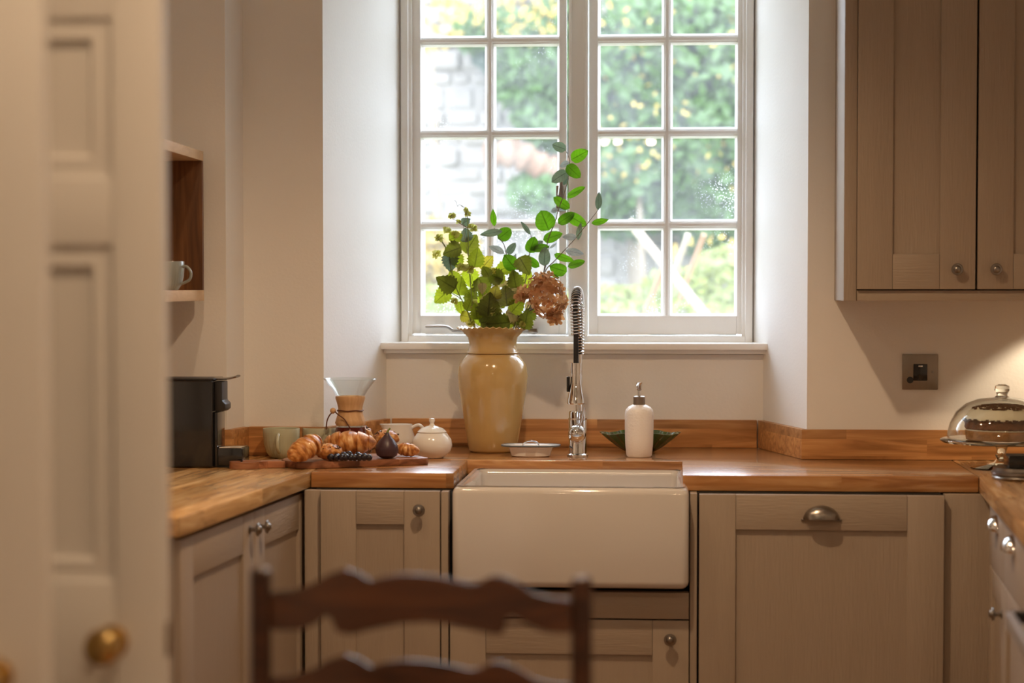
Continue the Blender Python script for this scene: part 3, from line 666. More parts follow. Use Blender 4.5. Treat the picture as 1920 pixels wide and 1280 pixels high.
# pour-over coffee carafe
p = place(657, 850); p.y = .50; p = Vector((atY(657, 800, .50).x, .50, WT+.0005)); 
zz = lambda py: atY(657, py, .50).z - p.z
cf = thing('coffee_carafe', p, 'hourglass glass coffee carafe with wooden collar, half full', 'carafe')
pr = [(0, 0), (.045, 0), (.058, .008), (.060, .022), (.050, .055), (.030, zz(792)), (.022, zz(772)), (.026, zz(758)), (.050, zz(730)), (.0715, zz(712)), (.073, zz(710))]
q = B(); lathe(q, pr, p, seg=48, cap=False); q2 = [(rr-.0022, hh) for rr, hh in pr[1:]]; lathe(q, q2, p, seg=48, cap=False); o = obj('flask', q, M['glass'], cf)
q = B(); tube(q, [p+Vector((.073*math.cos(t*PI/16), .073*math.sin(t*PI/16), zz(710))) for t in range(33)], .0016, 6, False); obj('rim', q, M['glass'], cf)
q = B(); lathe(q, [(0, .003), (.043, .003), (.0555, .010), (.0575, .022), (.0478, .055), (.0400, zz(800)), (0, zz(800))], p, seg=40); obj('coffee', q, M['coffee'], cf)
q = B(); lathe(q, [(.0395, zz(797)), (.0425, zz(792)), (.040, zz(786)), (.0345, zz(775)), (.0335, zz(765)), (.037, zz(755)), (.0415, zz(746)), (.0405, zz(742)), (.036, zz(743)), (.030, zz(756)), (.0235, zz(772)), (.032, zz(792)), (.0395, zz(797))], p, seg=40, cap=False); obj('collar', q, M['collar'], cf)
q = B(); tube(q, [p+Vector((.0355*math.cos(t*PI/16), .0355*math.sin(t*PI/16), zz(769)+.001*math.sin(t))) for t in range(33)], .0019, 8, False)
bp_ = Vector((p.x-.042, p.y-.018, p.z+zz(769)))
tube(q, smooth_path([bp_, bp_+Vector((.012, -.02, -.008)), bp_+Vector((.032, -.026, -.022)), bp_+Vector((.048, -.03, -.045))], 6), .0018, 8)
tube(q, smooth_path([bp_, bp_+Vector((-.012, -.004, -.012)), bp_+Vector((-.02, -.004, -.03)), bp_+Vector((-.022, -.004, -.052))], 6), .0018, 8)
obj('leather_tie', q, M['leather'], cf)
q = B(); sphere(q, bp_+Vector((-.003, -.004, 0)), .0085, 2); obj('wooden_bead', q, M['collar'], cf)

# ---------------------------------------------------------------- chopping board and food
BT = WT+.0186
bA = atZ(575, 879.5, WT); bB = atZ(806, 871, WT); dirb = (bB-bA).normalized(); nb = Vector((-dirb.y, dirb.x, 0)); Lb = (bB-bA).length; Wb = .20
hd = atZ(422, 881, WT)
def bp2(u, v): P_ = bA+dirb*u+nb*v; return (P_.x, P_.y)
hdir = (Vector((hd.x, hd.y, 0))-Vector((bA.x, bA.y, 0))); hl = -hdir.length
cb_ = thing('chopping_board', (bA.x, bA.y, WT), 'dark acacia paddle board with looped handle, under the pastries', 'chopping board')
q = B(); pts = [bp2(0.02, .0), bp2(Lb-.01, 0), bp2(Lb, .01), bp2(Lb, Wb-.01), bp2(Lb-.01, Wb), bp2(.02, Wb), bp2(-.03, Wb*.62), bp2(-.035, Wb*.40), bp2(-.02, .012)]
prism(q, pts, WT+.0006, BT, .003); obj('slab', q, M['board'], cb_)
q = B(); hc = Vector((*bp2(-.04, Wb*.46), (WT+BT)/2)); hend = Vector((hd.x+.05, hd.y+.06, (WT+BT)/2))
ax = (hend-hc).normalized(); pr_ = Vector((-ax.y, ax.x, 0))
ring = []; n = 40
def hand(off, z): 
    out = []
    for k in range(n):
        t = 2*PI*k/n; out.append(hend+ax*(.045-off)*math.cos(t)*1.15+pr_*(.036-off)*math.sin(t)+Vector((0, 0, z-hend.z)))
    return out
for z0_, z1_ in ((WT+.0006, BT),):
    A1 = [q.verts.new(v) for v in hand(0, z0_)]; A2 = [q.verts.new(v) for v in hand(0, z1_)]; I1 = [q.verts.new(v) for v in hand(.015, z0_)]; I2 = [q.verts.new(v) for v in hand(.015, z1_)]
    for k in range(n):
        j = (k+1) % n
        q.faces.new((A1[k], A1[j], A2[j], A2[k])); q.faces.new((I1[k], I1[j], I2[j], I2[k])); q.faces.new((A2[k], A2[j], I2[j], I2[k])); q.faces.new((A1[k], A1[j], I1[j], I1[k]))
obj('handle_loop', q, M['board'], cb_)
q = B(); s0_, s1_ = hend-ax*.045, hc+ax*.0; wv = pr_*.022
prism(q, [((s0_-wv*.8).x, (s0_-wv*.8).y), ((s0_+wv*.8).x, (s0_+wv*.8).y), ((s1_+wv*1.6).x, (s1_+wv*1.6).y), ((s1_-wv*1.6).x, (s1_-wv*1.6).y)], WT+.0007, BT-.0003, .002); obj('neck', q, M['board'], cb_)

def croissant(name, c, L_, r, yaw, pitch, label, curve=.35, seg=5, lift=0):
    """bent, tapering roll with stepped ridges and pulled tips"""
    bm = B(); uvl = bm.loops.layers.uv.new('UVMap'); NT = 64; NS = 28; rings = []
    for i in range(NT+1):
        t = i/NT; s_ = 2*t-1
        env = max(0.0, 1-abs(s_)**2.2)**.72
        ph = (abs(s_)*seg/2+.25) % 1
        step = 1-.19*(ph**2.2) if abs(s_) > .03 else 1
        rr = r*(env*step*.96+.04)+.0004
        x = L_/2*s_*(1-.10*s_*s_); y = curve*L_*.5*(s_*s_)*.8
        ring = []
        for k in range(NS):
            a = 2*PI*k/NS
            nn = 1+.06*noise.noise(Vector((x*60, math.cos(a)*2, math.sin(a)*2+c[0]*9)))
            ring.append(bm.verts.new((x, y+rr*nn*math.cos(a), rr*nn*math.sin(a)*.86)))
        rings.append(ring)
    for i in range(NT):
        for k in range(NS):
            f_ = bm.faces.new((rings[i][k], rings[i][(k+1) % NS], rings[i+1][(k+1) % NS], rings[i+1][k]))
            for l, (a_, b_) in zip(f_.loops, ((i, k), (i, k+1), (i+1, k+1), (i+1, k))): l[uvl].uv = (a_/NT*1.3+.05*math.sin(b_/NS*2*PI), b_/NS)
    bm.faces.new(rings[0][::-1]); bm.faces.new(rings[-1])
    T = Matrix.Translation(Vector(c)) @ Matrix.Rotation(yaw, 4, 'Z') @ Matrix.Rotation(pitch, 4, 'Y')
    for v in bm.verts: v.co = T @ v.co
    zmin = min(v.co.z for v in bm.verts); dz = BT+.0006+lift-zmin
    for v in bm.verts: v.co.z += dz
    o = obj(name, bm, M['pastry'], ang=50); return tag(o, label, 'pastry')
def flakes(parent, c, r, n, spread, seed):
    rr = random.Random(seed); q = B()
    for _ in range(n):
        a = rr.uniform(0, 2*PI); b_ = rr.uniform(0, .92)**.5; x = c[0]+spread[0]*b_*math.cos(a); y = c[1]+spread[1]*b_*math.sin(a); z = c[2]+r*math.sqrt(max(0, 1-.8*b_*b_))
        T = Matrix.Translation((x, y, z)) @ Matrix.Rotation(rr.uniform(0, 6), 4, 'Z') @ Matrix.Rotation(rr.uniform(-.5, .5), 4, 'X')
        s_ = rr.uniform(.0028, .0055); box(q, -s_*1.4, s_*1.4, -s_*.6, s_*.6, -.001, .001, 0, T)
    o = obj('chocolate_flakes', q, M['choc'], parent); o['kind'] = 'stuff'; return o
def onboard(px, py, z=BT): return atZ(px, py, z)
P1 = onboard(571, 869); croissant('croissant', (P1.x-.006, P1.y+.05, 0), .125, .035, math.radians(48), math.radians(-24), 'golden croissant propped up at the left, tip towards us', .1)
P2 = onboard(672, 857); croissant('croissant', (P2.x-.032, P2.y+.045, 0), .160, .039, math.radians(4), 0, 'largest golden croissant lying behind the berries', .35)
P3 = onboard(764, 858); croissant('croissant', (P3.x-.006, P3.y+.03, 0), .078, .021, math.radians(-12), math.radians(6), 'small croissant on the right, beside the fig', .2)
def roll(px, py, dy, L_, r, yaw, label, seed, lift=0):
    p_ = onboard(px, py); p_.y += dy; q = B(); uvl = q.loops.layers.uv.new('UVMap'); res = bmesh.ops.create_icosphere(q, subdivisions=4, radius=1)
    T = Matrix.Translation((p_.x, p_.y, BT+r*.8+.0006+lift)) @ Matrix.Rotation(yaw, 4, 'Z')
    for v in q.verts:
        d_ = v.co.copy(); k = 1+.10*noise.noise(d_*2.5+Vector((seed, 0, 0)))+.03*math.sin(d_.x*22+d_.z*3)
        v.co = T @ Vector((d_.x*L_/2*k, d_.y*r*k, d_.z*r*.8*k))
    for f_ in q.faces:
        for l in f_.loops: l[uvl].uv = (l.vert.co.x*9, l.vert.co.z*14+l.vert.co.y*6)
    zmin = min(v.co.z for v in q.verts)
    for v in q.verts: v.co.z += BT+.0006+lift-zmin
    th_ = thing('pastry_roll', (p_.x, p_.y, BT+lift), label, 'pastry'); obj('roll', q, M['pastry'], th_)
    flakes(th_, (p_.x, p_.y, BT+r*.8+lift), r*.78, 46, (L_*.42, r*.8), seed); return th_
roll(612, 864, .03, .072, .026, .2, 'small round bun with chocolate flakes between the left croissants', 3)
roll(662, 846, .10, .08, .034, .1, 'flaked chocolate roll half hidden behind the largest croissant', 5, .012)
roll(716, 850, .09, .070, .031, -.3, 'chocolate-topped roll behind the fig', 9, .008)
# fig
p = onboard(722, 861); p.y += .03; fg = thing('fig', (p.x, p.y, BT), 'dark purple fig with green stalk in front of the croissants', 'fig')
q = B(); r = .0310; lathe(q, [(0, 0), (r*.5, .001), (r*.85, .008), (r, .022), (r*.93, .034), (r*.66, .048), (r*.36, .058), (r*.2, .064), (.0045, .069)], (p.x, p.y, BT+.0005), (.03, 0, 1), 28, mod=lambda t, i: 1+.02*math.cos(9*t)); obj('fruit', q, M['fig'], fg)
obj('stalk', tube(B(), [(p.x+.002, p.y, BT+.067), (p.x+.004, p.y, BT+.074), (p.x+.010, p.y, BT+.081)], [.0038, .0028, .002], 8), M['stemgreen'], fg)
# berries
BL = [(620, 863, 0), (630, 864, 0), (641, 862, 0), (648, 864, 0), (632, 856, 1), (644, 852, 2), (654, 851, 2), (658, 861, 0), (665, 863, 0), (674, 862, 0), (683, 860, 0), (692, 858, 0), (671, 853, 1)]
proto = None
for i, (bx, by, lv) in enumerate(BL):
    p_ = onboard(bx, 865); rr = R.uniform(.0088, .0108)
    yb_ = p_.y+.011+.012*lv; p_ = atY(bx, by-2 if not lv else by+1, yb_); z_ = max(BT+rr+.0006, p_.z) if lv else BT+rr+.0006
    if proto is None:
        q = B(); sphere(q, (0, 0, 0), .0098, 3); 
        proto = o = obj('berry', q, M['berry'], origin=(0, 0, 0))
        q = B(); lathe(q, [(.0018, .0090), (.0036, .0103), (.0030, .0093), (0, .0091)], (0, 0, 0), seg=10, cap=False); cr_ = obj('crown', q, M['berry'], o)
    else:
        o = proto.copy(); C.objects.link(o); k = cr_.copy(); C.objects.link(k); k.parent = o
    o.location = (p_.x, p_.y, z_); o.scale = (rr/.0098,)*3; o.rotation_euler = (R.uniform(-.9, .9), R.uniform(-.9, .9), 0)
    front = sorted(b_[0] for b_ in BL if not b_[2]); back = sorted(b_[0] for b_ in BL if b_[2])
    orde = ['leftmost', 'second from left', 'third from left', 'fourth from left', 'fifth from left', 'fourth from right', 'third from right', 'second from right', 'rightmost']
    ordb = ['leftmost', 'second from left', 'third from left', 'rightmost']
    tag(o, ('dark berry in the front row on the board, '+orde[front.index(bx)]) if not lv else ('dark berry behind the front row on the board, '+ordb[back.index(bx)]), 'berry', 'berries heaped on the board')

# ---------------------------------------------------------------- coffee machine
ym = .22
def xm(px, py=800): return atY(px, py, ym-.06).x
def zm(py, px=400): return atY(px, py, ym-.06).z
cm_ = thing('coffee_machine', (xm(360), ym, WT), 'slim black capsule coffee machine facing right on the left worktop', 'coffee machine')
xa, xb = xm(300)-.06, xm(398)
obj('body', box(B(), xa, xb, ym-.06, ym+.06, WT+.002, zm(713), .004, None, 3), M['black'], cm_)
obj('lid', box(B(), xa+.001, xb+.004, ym-.058, ym+.058, zm(713)+.0005, zm(709.5), .002), M['blackm'], cm_)
q = B(); tube(q, smooth_path([(xm(394), ym, zm(711)), (xm(415), ym, zm(711.5)), (xm(428), ym, zm(709.5)), (xm(438), ym, zm(706.5))], 4), .0035, 8)
for v in q.verts: v.co.y = ym+(v.co.y-ym)*9
obj('lever', q, M['black'], cm_)
q = B(); prf = [(xm(398)+.0005, 716), (xm(413), 716), (xm(413), 752), (xm(419), 758), (xm(419), 768), (xm(413), 773), (xm(398)+.0005, 772)]
prism(q, [(a_, zm(b_)) for a_, b_ in prf], -.035, .035, .003, Matrix.Translation((0, ym, 0)) @ Matrix.Rotation(PI/2, 4, 'X')); obj('spout_head', q, M['blackm'], cm_)
obj('column', box(B(), xm(398)+.0005, xm(405.5), ym-.045, ym+.045, WT+.002, zm(773)-.0005, .003), M['black'], cm_)
obj('drip_tray', box(B(), xm(405.5)+.0005, xm(452), ym-.045, ym+.045, WT+.006, zm(841), .003), M['black'], cm_)
obj('tray_grid', box(B(), xm(408), xm(450), ym-.042, ym+.042, zm(841)+.0004, zm(841)+.003, .0008), M['chrome'], cm_)
q = B(); box(q, xm(403), xm(440), ym-.04, ym+.04, WT+.0005, WT+.0058); obj('foot', q, M['rubber'], cm_)

# ---------------------------------------------------------------- vase
VX = atY(924, 740, .77).x; VY = .77; 
vz = lambda py: atY(924, py, VY).z; vsc = (atY(1024, 740, VY).x-atY(924, 740, VY).x)/100
va = thing('vase', (VX, VY, WT), 'tall mustard-glazed vase with frilled rim, holding the flowers', 'vase')
pr = [(0, WT+.001), (42*vsc, WT+.001), (45*vsc, WT+.006), (49*vsc, vz(820)), (57*vsc, vz(770)), (64*vsc, vz(728)), (66*vsc, vz(703)), (63*vsc, vz(683)), (52*vsc, vz(668)), (46*vsc, vz(663)), (47.5*vsc, vz(660)), (46*vsc, vz(657)), (44*vsc, vz(645)), (47*vsc, vz(632)), (56*vsc, vz(621)), (67*vsc, vz(615)), (65*vsc, vz(613.5)), (54*vsc, vz(622)), (43*vsc, vz(636)), (41*vsc, vz(655)), (20*vsc, vz(670))]
q = B(); NP = len(pr)
def vm(t, i):
    if i in (14, 15, 16): return 1+.018*math.cos(34*t)
    return 1
# frilled rim: height also waves
rings_ = []
lathe(q, [(a_, b_-WT) for a_, b_ in pr], (VX, VY, WT), seg=136, cap=False, mod=vm)
for v in q.verts:
    if v.co.z > vz(618):
        t = math.atan2(v.co.y-VY, v.co.x-VX); v.co.z += .0022*math.cos(34*t)+.002*math.sin(3*t)
bmesh.ops.remove_doubles(q, verts=q.verts, dist=1e-5)
obj('body', q, M['vase'], va, ang=70)
q = B()
for zz_ in (665.5, 660.5): tube(q, [(VX+47.5*vsc*math.cos(t*PI/24), VY+47.5*vsc*math.sin(t*PI/24), vz(zz_)) for t in range(49)], .0028, 8, False)
obj('neck_ring', q, M['vase'], va)

# ---------------------------------------------------------------- flowers
def zp(x, y): return 780+x/3.2, 240+y/3.2       # coordinates noted on an enlarged crop
def leaf_bm(base, tip, wid, nrm, kind='round', fold=.18, curl=.12, seed=0):
    rr = random.Random(seed); ax_ = tip-base; L_ = ax_.length; xd = ax_.normalized(); n = (nrm-xd*nrm.dot(xd)).normalized(); yd = n.cross(xd)
    bm = B(); NL = 14 if kind == 'hop' else 9; rows = []
    for i in range(NL+1):
        t = i/NL
        if kind == 'round': wf = math.sin(PI*min(1, t)**.82)**.54 if 0 < t < 1 else 0
        elif kind == 'long': wf = math.sin(PI*t**.85)**.85 if 0 < t < 1 else 0
        else: wf = (math.sin(PI*t**.62)**.75 if 0 < t < 1 else 0)*(1+.12*(1 if i % 2 else -1))
        wv_ = wid/2*max(wf, .02); row = []
        for s_ in (-1, -.5, 0, .5, 1):
            z_ = fold*abs(s_)*wv_*1.0 - curl*L_*(t-.3)**2*1.6 + .03*L_*math.sin(t*5+s_*3+seed)
            row.append(bm.verts.new(base+xd*(t*L_)+yd*(s_*wv_)+n*z_))
        rows.append(row)
    uvl = bm.loops.layers.uv.new('UVMap')
    for i in range(NL):
        for k in range(4):
            f_ = bm.faces.new((rows[i][k], rows[i][k+1], rows[i+1][k+1], rows[i+1][k]))
            for l_, (a_, b_) in zip(f_.loops, ((i, k), (i, k+1), (i+1, k+1), (i+1, k))): l_[uvl].uv = (a_/NL, b_/2-1)
    return bm
lc = 0
def leaf(parent, b_, t_, wpx, mat, Y, kind='round', lab=None, dyt=None):
    global lc; lc += 1
    bx_, by_ = zp(*b_); tx_, ty_ = zp(*t_)
    B0 = atY(bx_, by_, Y); T0 = atY(tx_, ty_, Y+(dyt if dyt is not None else R.uniform(-.02, .02)))
    wid = wpx/3.2*vsc; nrm = Vector((R.uniform(-.25, .25), -1, R.uniform(-.25, .35)))
    o = obj('leaf', leaf_bm(B0, T0, wid, nrm, kind, seed=lc), M[mat], parent, ang=80, recalc=True)
    if lab: o['label'] = lab
    return o
MOUTH = Vector((VX, VY, vz(640)))
def stem(parent, pts, Y, r=.0016, mat='twig', root=True):
    P_ = [atY(*zp(*a_), Y+dy) for a_, dy in pts]
    if root:
        e_ = Vector((VX+(P_[0].x-VX)*.5, VY+(P_[0].y-VY)*.4, vz(650))); P_ = [Vector((VX+(P_[0].x-VX)*.15, VY, WT+.12)), e_]+P_
    sp = smooth_path(P_, 5); n_ = len(sp)
    return obj('stem', tube(B(), sp, [r*(1.25-.7*i/n_) for i in range(n_)], 6), M[mat], parent)
def spray(label, pts, leaves, Y, mat='twig', name='eucalyptus_branch', r=.0016, extra=()):
    th_ = thing(name, (VX, VY, WT+.12), label, 'branch'); stem(th_, pts, Y, r, mat)
    for e_ in extra: stem(th_, e_, Y, r*.7, mat, root=False)
    for lf in leaves:
        leaf(th_, lf[0], lf[1], lf[2], lf[3], Y+(lf[5] if len(lf) > 5 else R.uniform(-.012, .012)), lf[4] if len(lf) > 4 else 'round')
    return th_
spray('tallest eucalyptus branch, curving up in front of the window mullion', [((615, 1190), 0), ((700, 1040), .02), ((765, 870), 0), ((790, 680), 0), ((832, 570), 0), ((858, 480), 0), ((882, 410), 0), ((912, 310), 0), ((922, 200), 0), ((898, 132), 0)],
    [((900, 130), (818, 97), 62, 'eucg'), ((930, 192), (1030, 135), 78, 'euc'), ((922, 208), (860, 228), 40, 'eucs'), ((905, 222), (985, 297), 74, 'euc'), ((908, 262), (815, 322), 72, 'eucg'), ((884, 342), (915, 292), 26, 'eucg'),
     ((906, 416), (1014, 350), 46, 'euc'), ((922, 482), (823, 415), 60, 'euc'), ((850, 488), (808, 500), 34, 'eucs'), ((798, 614), (748, 495), 122, 'euc'), ((853, 572), (950, 508), 62, 'euc'), ((908, 520), (1022, 585), 72, 'euc'), ((763, 672), (876, 632), 66, 'euc'), ((850, 485), (905, 490), 24, 'eucs')], .75)
spray('eucalyptus branch leaning right, in front of the right sash', [((625, 1190), 0), ((720, 1020), .02), ((775, 860), 0), ((828, 800), 0), ((882, 742), 0), ((962, 655), 0), ((1045, 552), 0), ((1098, 485), 0)],
    [((1092, 492), (1100, 382), 42, 'eucg', 'long'), ((1052, 572), (1155, 550), 40, 'euc', 'long'), ((972, 672), (988, 565), 36, 'eucg', 'long'), ((965, 655), (878, 652), 44, 'eucs', 'long'), ((895, 735), (1008, 755), 48, 'eucs', 'long'), ((912, 832), (1016, 795), 48, 'euc'), ((828, 758), (945, 798), 46, 'euc'), ((905, 862), (803, 832), 78, 'euc'), ((815, 878), (858, 900), 22, 'euc')], .73)
spray('short eucalyptus sprig beside the brown hydrangea', [((605, 1190), 0), ((690, 1030), .02), ((768, 860), 0), ((785, 790), 0), ((800, 700), 0)],
    [((768, 826), (775, 715), 72, 'eucg'), ((740, 832), (642, 768), 54, 'euc'), ((702, 730), (798, 708), 50, 'euc'), ((800, 722), (845, 690), 16, 'eucs', 'long')], .745)
spray('eucalyptus sprig with a round dark leaf, left of the tallest branch', [((590, 1190), 0), ((650, 950), 0), ((678, 775), 0), ((690, 690), 0), ((688, 640), 0), ((650, 585), 0)],
    [((688, 640), (628, 558), 28, 'eucg', 'long'), ((680, 748), (712, 655), 78, 'euc'), ((690, 735), (760, 675), 50, 'eucg')], .76)
spray('eucalyptus sprig with silvery leaves, in front of the left sash', [((560, 1190), 0), ((580, 860), 0), ((545, 765), 0), ((528, 700), 0), ((500, 660), 0), ((470, 600), 0)],
    [((492, 665), (572, 605), 84, 'euc'), ((520, 618), (382, 640), 46, 'eucg', 'long'), ((470, 590), (460, 484), 40, 'euc', 'long'), ((530, 752), (434, 703), 46, 'eucs', 'long'), ((548, 755), (596, 690), 46, 'eucg'), ((600, 848), (530, 762), 92, 'euc'), ((560, 855), (600, 750), 40, 'eucs', 'long')], .765)
# hop stems
def cone(parent, c_, rp):
    P_ = atY(*zp(*c_), .735+R.uniform(-.02, .02)); s_ = rp/3.2*vsc; q = B(); rr = random.Random(int(c_[0]*7+c_[1]))
    for i in range(30):
        a = rr.uniform(0, 2*PI); el = rr.uniform(-.9, 1.0); d_ = Vector((math.cos(a)*math.cos(el), math.sin(a)*math.cos(el), math.sin(el)))
        b_ = P_+d_*s_*.1; t_ = P_+d_*s_*rr.uniform(.8, 1.15); s1 = d_.orthogonal().normalized()*s_*.45; up_ = Vector((0, 0, 1))*s_*.15
        m1 = (b_+t_)/2+up_
        v_ = [q.verts.new(x_) for x_ in (b_, m1+s1, t_, m1-s1)]; q.faces.new(v_)
    return obj('hop_cone', q, M['cone'], parent, ang=20)
def hopspray(label, pts, leaves, cones, extra=()):
    th_ = thing('hop_stem', (VX, VY, WT+.12), label, 'branch'); stem(th_, pts, .745, .0020, 'stemgreen')
    for e_ in extra: stem(th_, e_, .745, .0010, 'twig', root=False)
    for (cx_, cy_, sz, an, mt) in leaves:
        a = math.radians(an); dx, dy = math.cos(a)*sz/2, -math.sin(a)*sz/2
        leaf(th_, (cx_-dx, cy_-dy), (cx_+dx, cy_+dy), sz*R.uniform(.78, .98), mt, .745+R.uniform(-.04, .04), 'hop')
    for c_ in cones: cone(th_, c_[:2], c_[2])
hopspray('tall hop stem at the left of the bunch, cones at its top', [((352, 1190), 0), ((330, 960), 0), ((315, 780), 0), ((312, 600), 0), ((305, 500), 0)],
    [(330, 695, 130, 60, 'hopd'), (362, 775, 125, 80, 'hop'), (425, 805, 110, 50, 'hopy'), (300, 640, 90, 100, 'eucg'), (240, 655, 90, 20, 'hop'), (330, 905, 130, -80, 'hop'), (335, 1000, 110, 70, 'hopd'), (300, 560, 60, 30, 'eucg'), (380, 1050, 110, 70, 'hop')],
    [(215, 530, 28), (340, 600, 34), (255, 563, 20), (310, 515, 24), (315, 850, 46), (270, 838, 34), (300, 490, 18)], extra=[[((312, 600), 0), ((260, 570), -.01), ((215, 540), -.01)]])
hopspray('hop stem leaning far left, with drooping cones', [((348, 1190), 0), ((300, 1080), 0), ((250, 980), 0), ((215, 860), 0), ((190, 740), 0), ((150, 670), 0)],
    [(215, 735, 120, 200, 'hopd'), (205, 805, 120, -85, 'eucg'), (250, 800, 95, -70, 'hop'), (180, 930, 135, 150, 'hopd'), (155, 1010, 120, 220, 'hop'), (265, 950, 110, 80, 'hop'), (270, 1080, 85, -80, 'hop'), (225, 890, 90, 120, 'hop')],
    [(185, 612, 28), (232, 640, 32), (140, 662, 30), (125, 760, 34), (230, 1040, 26), (330, 1170, 28)], extra=[[((190, 740), 0), ((165, 700), 0), ((140, 665), 0)], [((215, 990), 0), ((280, 1040), 0), ((335, 1180), 0)]])
hopspray('short leafy hop stem in the middle of the bunch', [((450, 1190), 0), ((470, 1020), 0), ((475, 920), 0), ((480, 840), 0)],
    [(405, 950, 125, -60, 'hopd'), (438, 1060, 150, 85, 'hopd'), (475, 985, 100, 80, 'hopy'), (520, 845, 120, 200, 'hop'), (470, 890, 110, 160, 'hopd'), (400, 1130, 120, 60, 'hop'), (490, 1172, 150, 185, 'hopd'), (440, 1160, 110, 10, 'hopd'), (420, 860, 80, 120, 'hop'), (360, 1100, 100, 100, 'hop')],
    [(480, 1090, 42), (460, 860, 30), (350, 1050, 26)])
hopspray('leafy olive stem left of the hydrangea', [((600, 1190), 0), ((570, 1080), 0), ((600, 1000), 0), ((650, 900), 0)],
    [(592, 905, 110, 100, 'hopd'), (650, 825, 120, -60, 'hopd'), (662, 905, 115, 60, 'hop'), (540, 1005, 130, 95, 'hopd'), (515, 925, 80, -20, 'tanleaf'), (610, 1062, 120, 50, 'hop'), (595, 1120, 115, -15, 'tanleaf'), (660, 1150, 120, 80, 'hopd'), (580, 960, 120, 30, 'tanleaf'), (560, 1150, 100, 130, 'hop'), (630, 1000, 100, 45, 'hopd'), (690, 1110, 90, 60, 'hopd')], [(640, 1180, 26)])
xt = thing('hop_stem', (VX, VY, WT+.12), 'low ruff of small mixed leaves just above the vase rim', 'branch')
stem(xt, [((430, 1190), 0), ((420, 1080), 0), ((400, 980), 0)], .745, .0016, 'stemgreen')
for _ in range(30):
    a = R.uniform(0, 1); cx_ = 300+R.uniform(0, 380); cy_ = 1170-abs(R.gauss(0, 110)); an = R.uniform(0, 360); sz = R.uniform(55, 95)
    dx, dy = math.cos(math.radians(an))*sz/2, -math.sin(math.radians(an))*sz/2
    leaf(xt, (cx_-dx, cy_-dy), (cx_+dx, cy_+dy), sz*R.uniform(.6, .95), R.choice(['hop', 'hop', 'hopd', 'hopy', 'tanleaf']), .75+R.uniform(-.03, .05), 'hop')
# wispy tendril
th_ = thing('tendril', (VX, VY, WT+.12), 'thin curly brown tendril above the left hop cones', 'tendril')
pt = [(290, 640), (300, 540), (292, 480), (270, 465), (285, 478), (262, 458), (250, 470), (240, 440), (228, 432)]
o = obj('curl', tube(B(), smooth_path([Vector((VX-.02, VY, WT+.13)), Vector((VX-.03, VY, vz(630)))]+[atY(*zp(*a_), .745) for a_ in pt], 5), .0006, 5), M['twig'], th_)
# hydrangea
hy = thing('hydrangea', (VX, VY, WT+.12), 'dried rust-brown hydrangea head drooping over the right of the vase', 'flower')
hc_ = atY(*zp(775, 1005), .685)
obj('stem', tube(B(), smooth_path([Vector((VX+.01, VY, WT+.12)), Vector((VX+.03, VY-.01, vz(625))), hc_+Vector((-.025, .03, -.03)), hc_+Vector((0, .02, 0))], 6), .0024, 6), M['twig'], hy)
fp = []
hr = Vector((112/3.2*vsc, 100/3.2*vsc, 128/3.2*vsc))
for i in range(180):
    z_ = 1-2*(i+.5)/180; a = i*2.39996; rr = math.sqrt(1-z_*z_); d_ = Vector((rr*math.cos(a), rr*math.sin(a), z_))
    if d_.y > .55: continue
    fp.append((hc_+Vector((d_.x*hr.x, d_.y*hr.y, d_.z*hr.z))*R.uniform(.74, 1.05)+Vector((.012 if d_.z < 0 else -.004, 0, 0)), d_))
for k in range(12): fp.append((atY(*zp(R.uniform(795, 870), R.uniform(1110, 1160)), .675+R.uniform(-.01, .02)), Vector((R.uniform(-.5, .5), -.8, -.3)).normalized()))
for k in range(10): fp.append((atY(*zp(R.uniform(610, 690), R.uniform(955, 1030)), .69+R.uniform(-.01, .02)), Vector((-.5, -.8, .1)).normalized()))
for i, (P_, d_) in enumerate(fp):
    q = B(); s_ = R.uniform(.0105, .015); n_ = (d_+Vector((R.uniform(-.45, .45), R.uniform(-.45, .45), R.uniform(-.45, .45)))).normalized(); u_ = n_.orthogonal().normalized(); ph = R.uniform(0, 6)
    for k in range(4):
        a = ph+k*PI/2; e_ = Matrix.Rotation(a, 3, n_) @ u_; g_ = n_.cross(e_)
        cup_ = R.uniform(-.1, .55)
        pts_ = [P_, P_+e_*s_*.45+g_*s_*.42+n_*s_*.1, P_+e_*s_*.95+g_*s_*.38+n_*s_*(cup_+R.uniform(-.2, .2)), P_+e_*s_*1.15+n_*s_*(cup_-.1), P_+e_*s_*.95-g_*s_*.38+n_*s_*(cup_+R.uniform(-.2, .2)), P_+e_*s_*.45-g_*s_*.42+n_*s_*.1]
        cen = q.verts.new(P_+e_*s_*.65-n_*s_*.12+n_*s_*cup_*.5); v_ = [q.verts.new(x_) for x_ in pts_]
        for j in range(6): q.faces.new((cen, v_[j], v_[(j+1) % 6]))
    obj('floret', q, M['hydl'] if R.random() < .38 else M['hyd'], hy, ang=60)

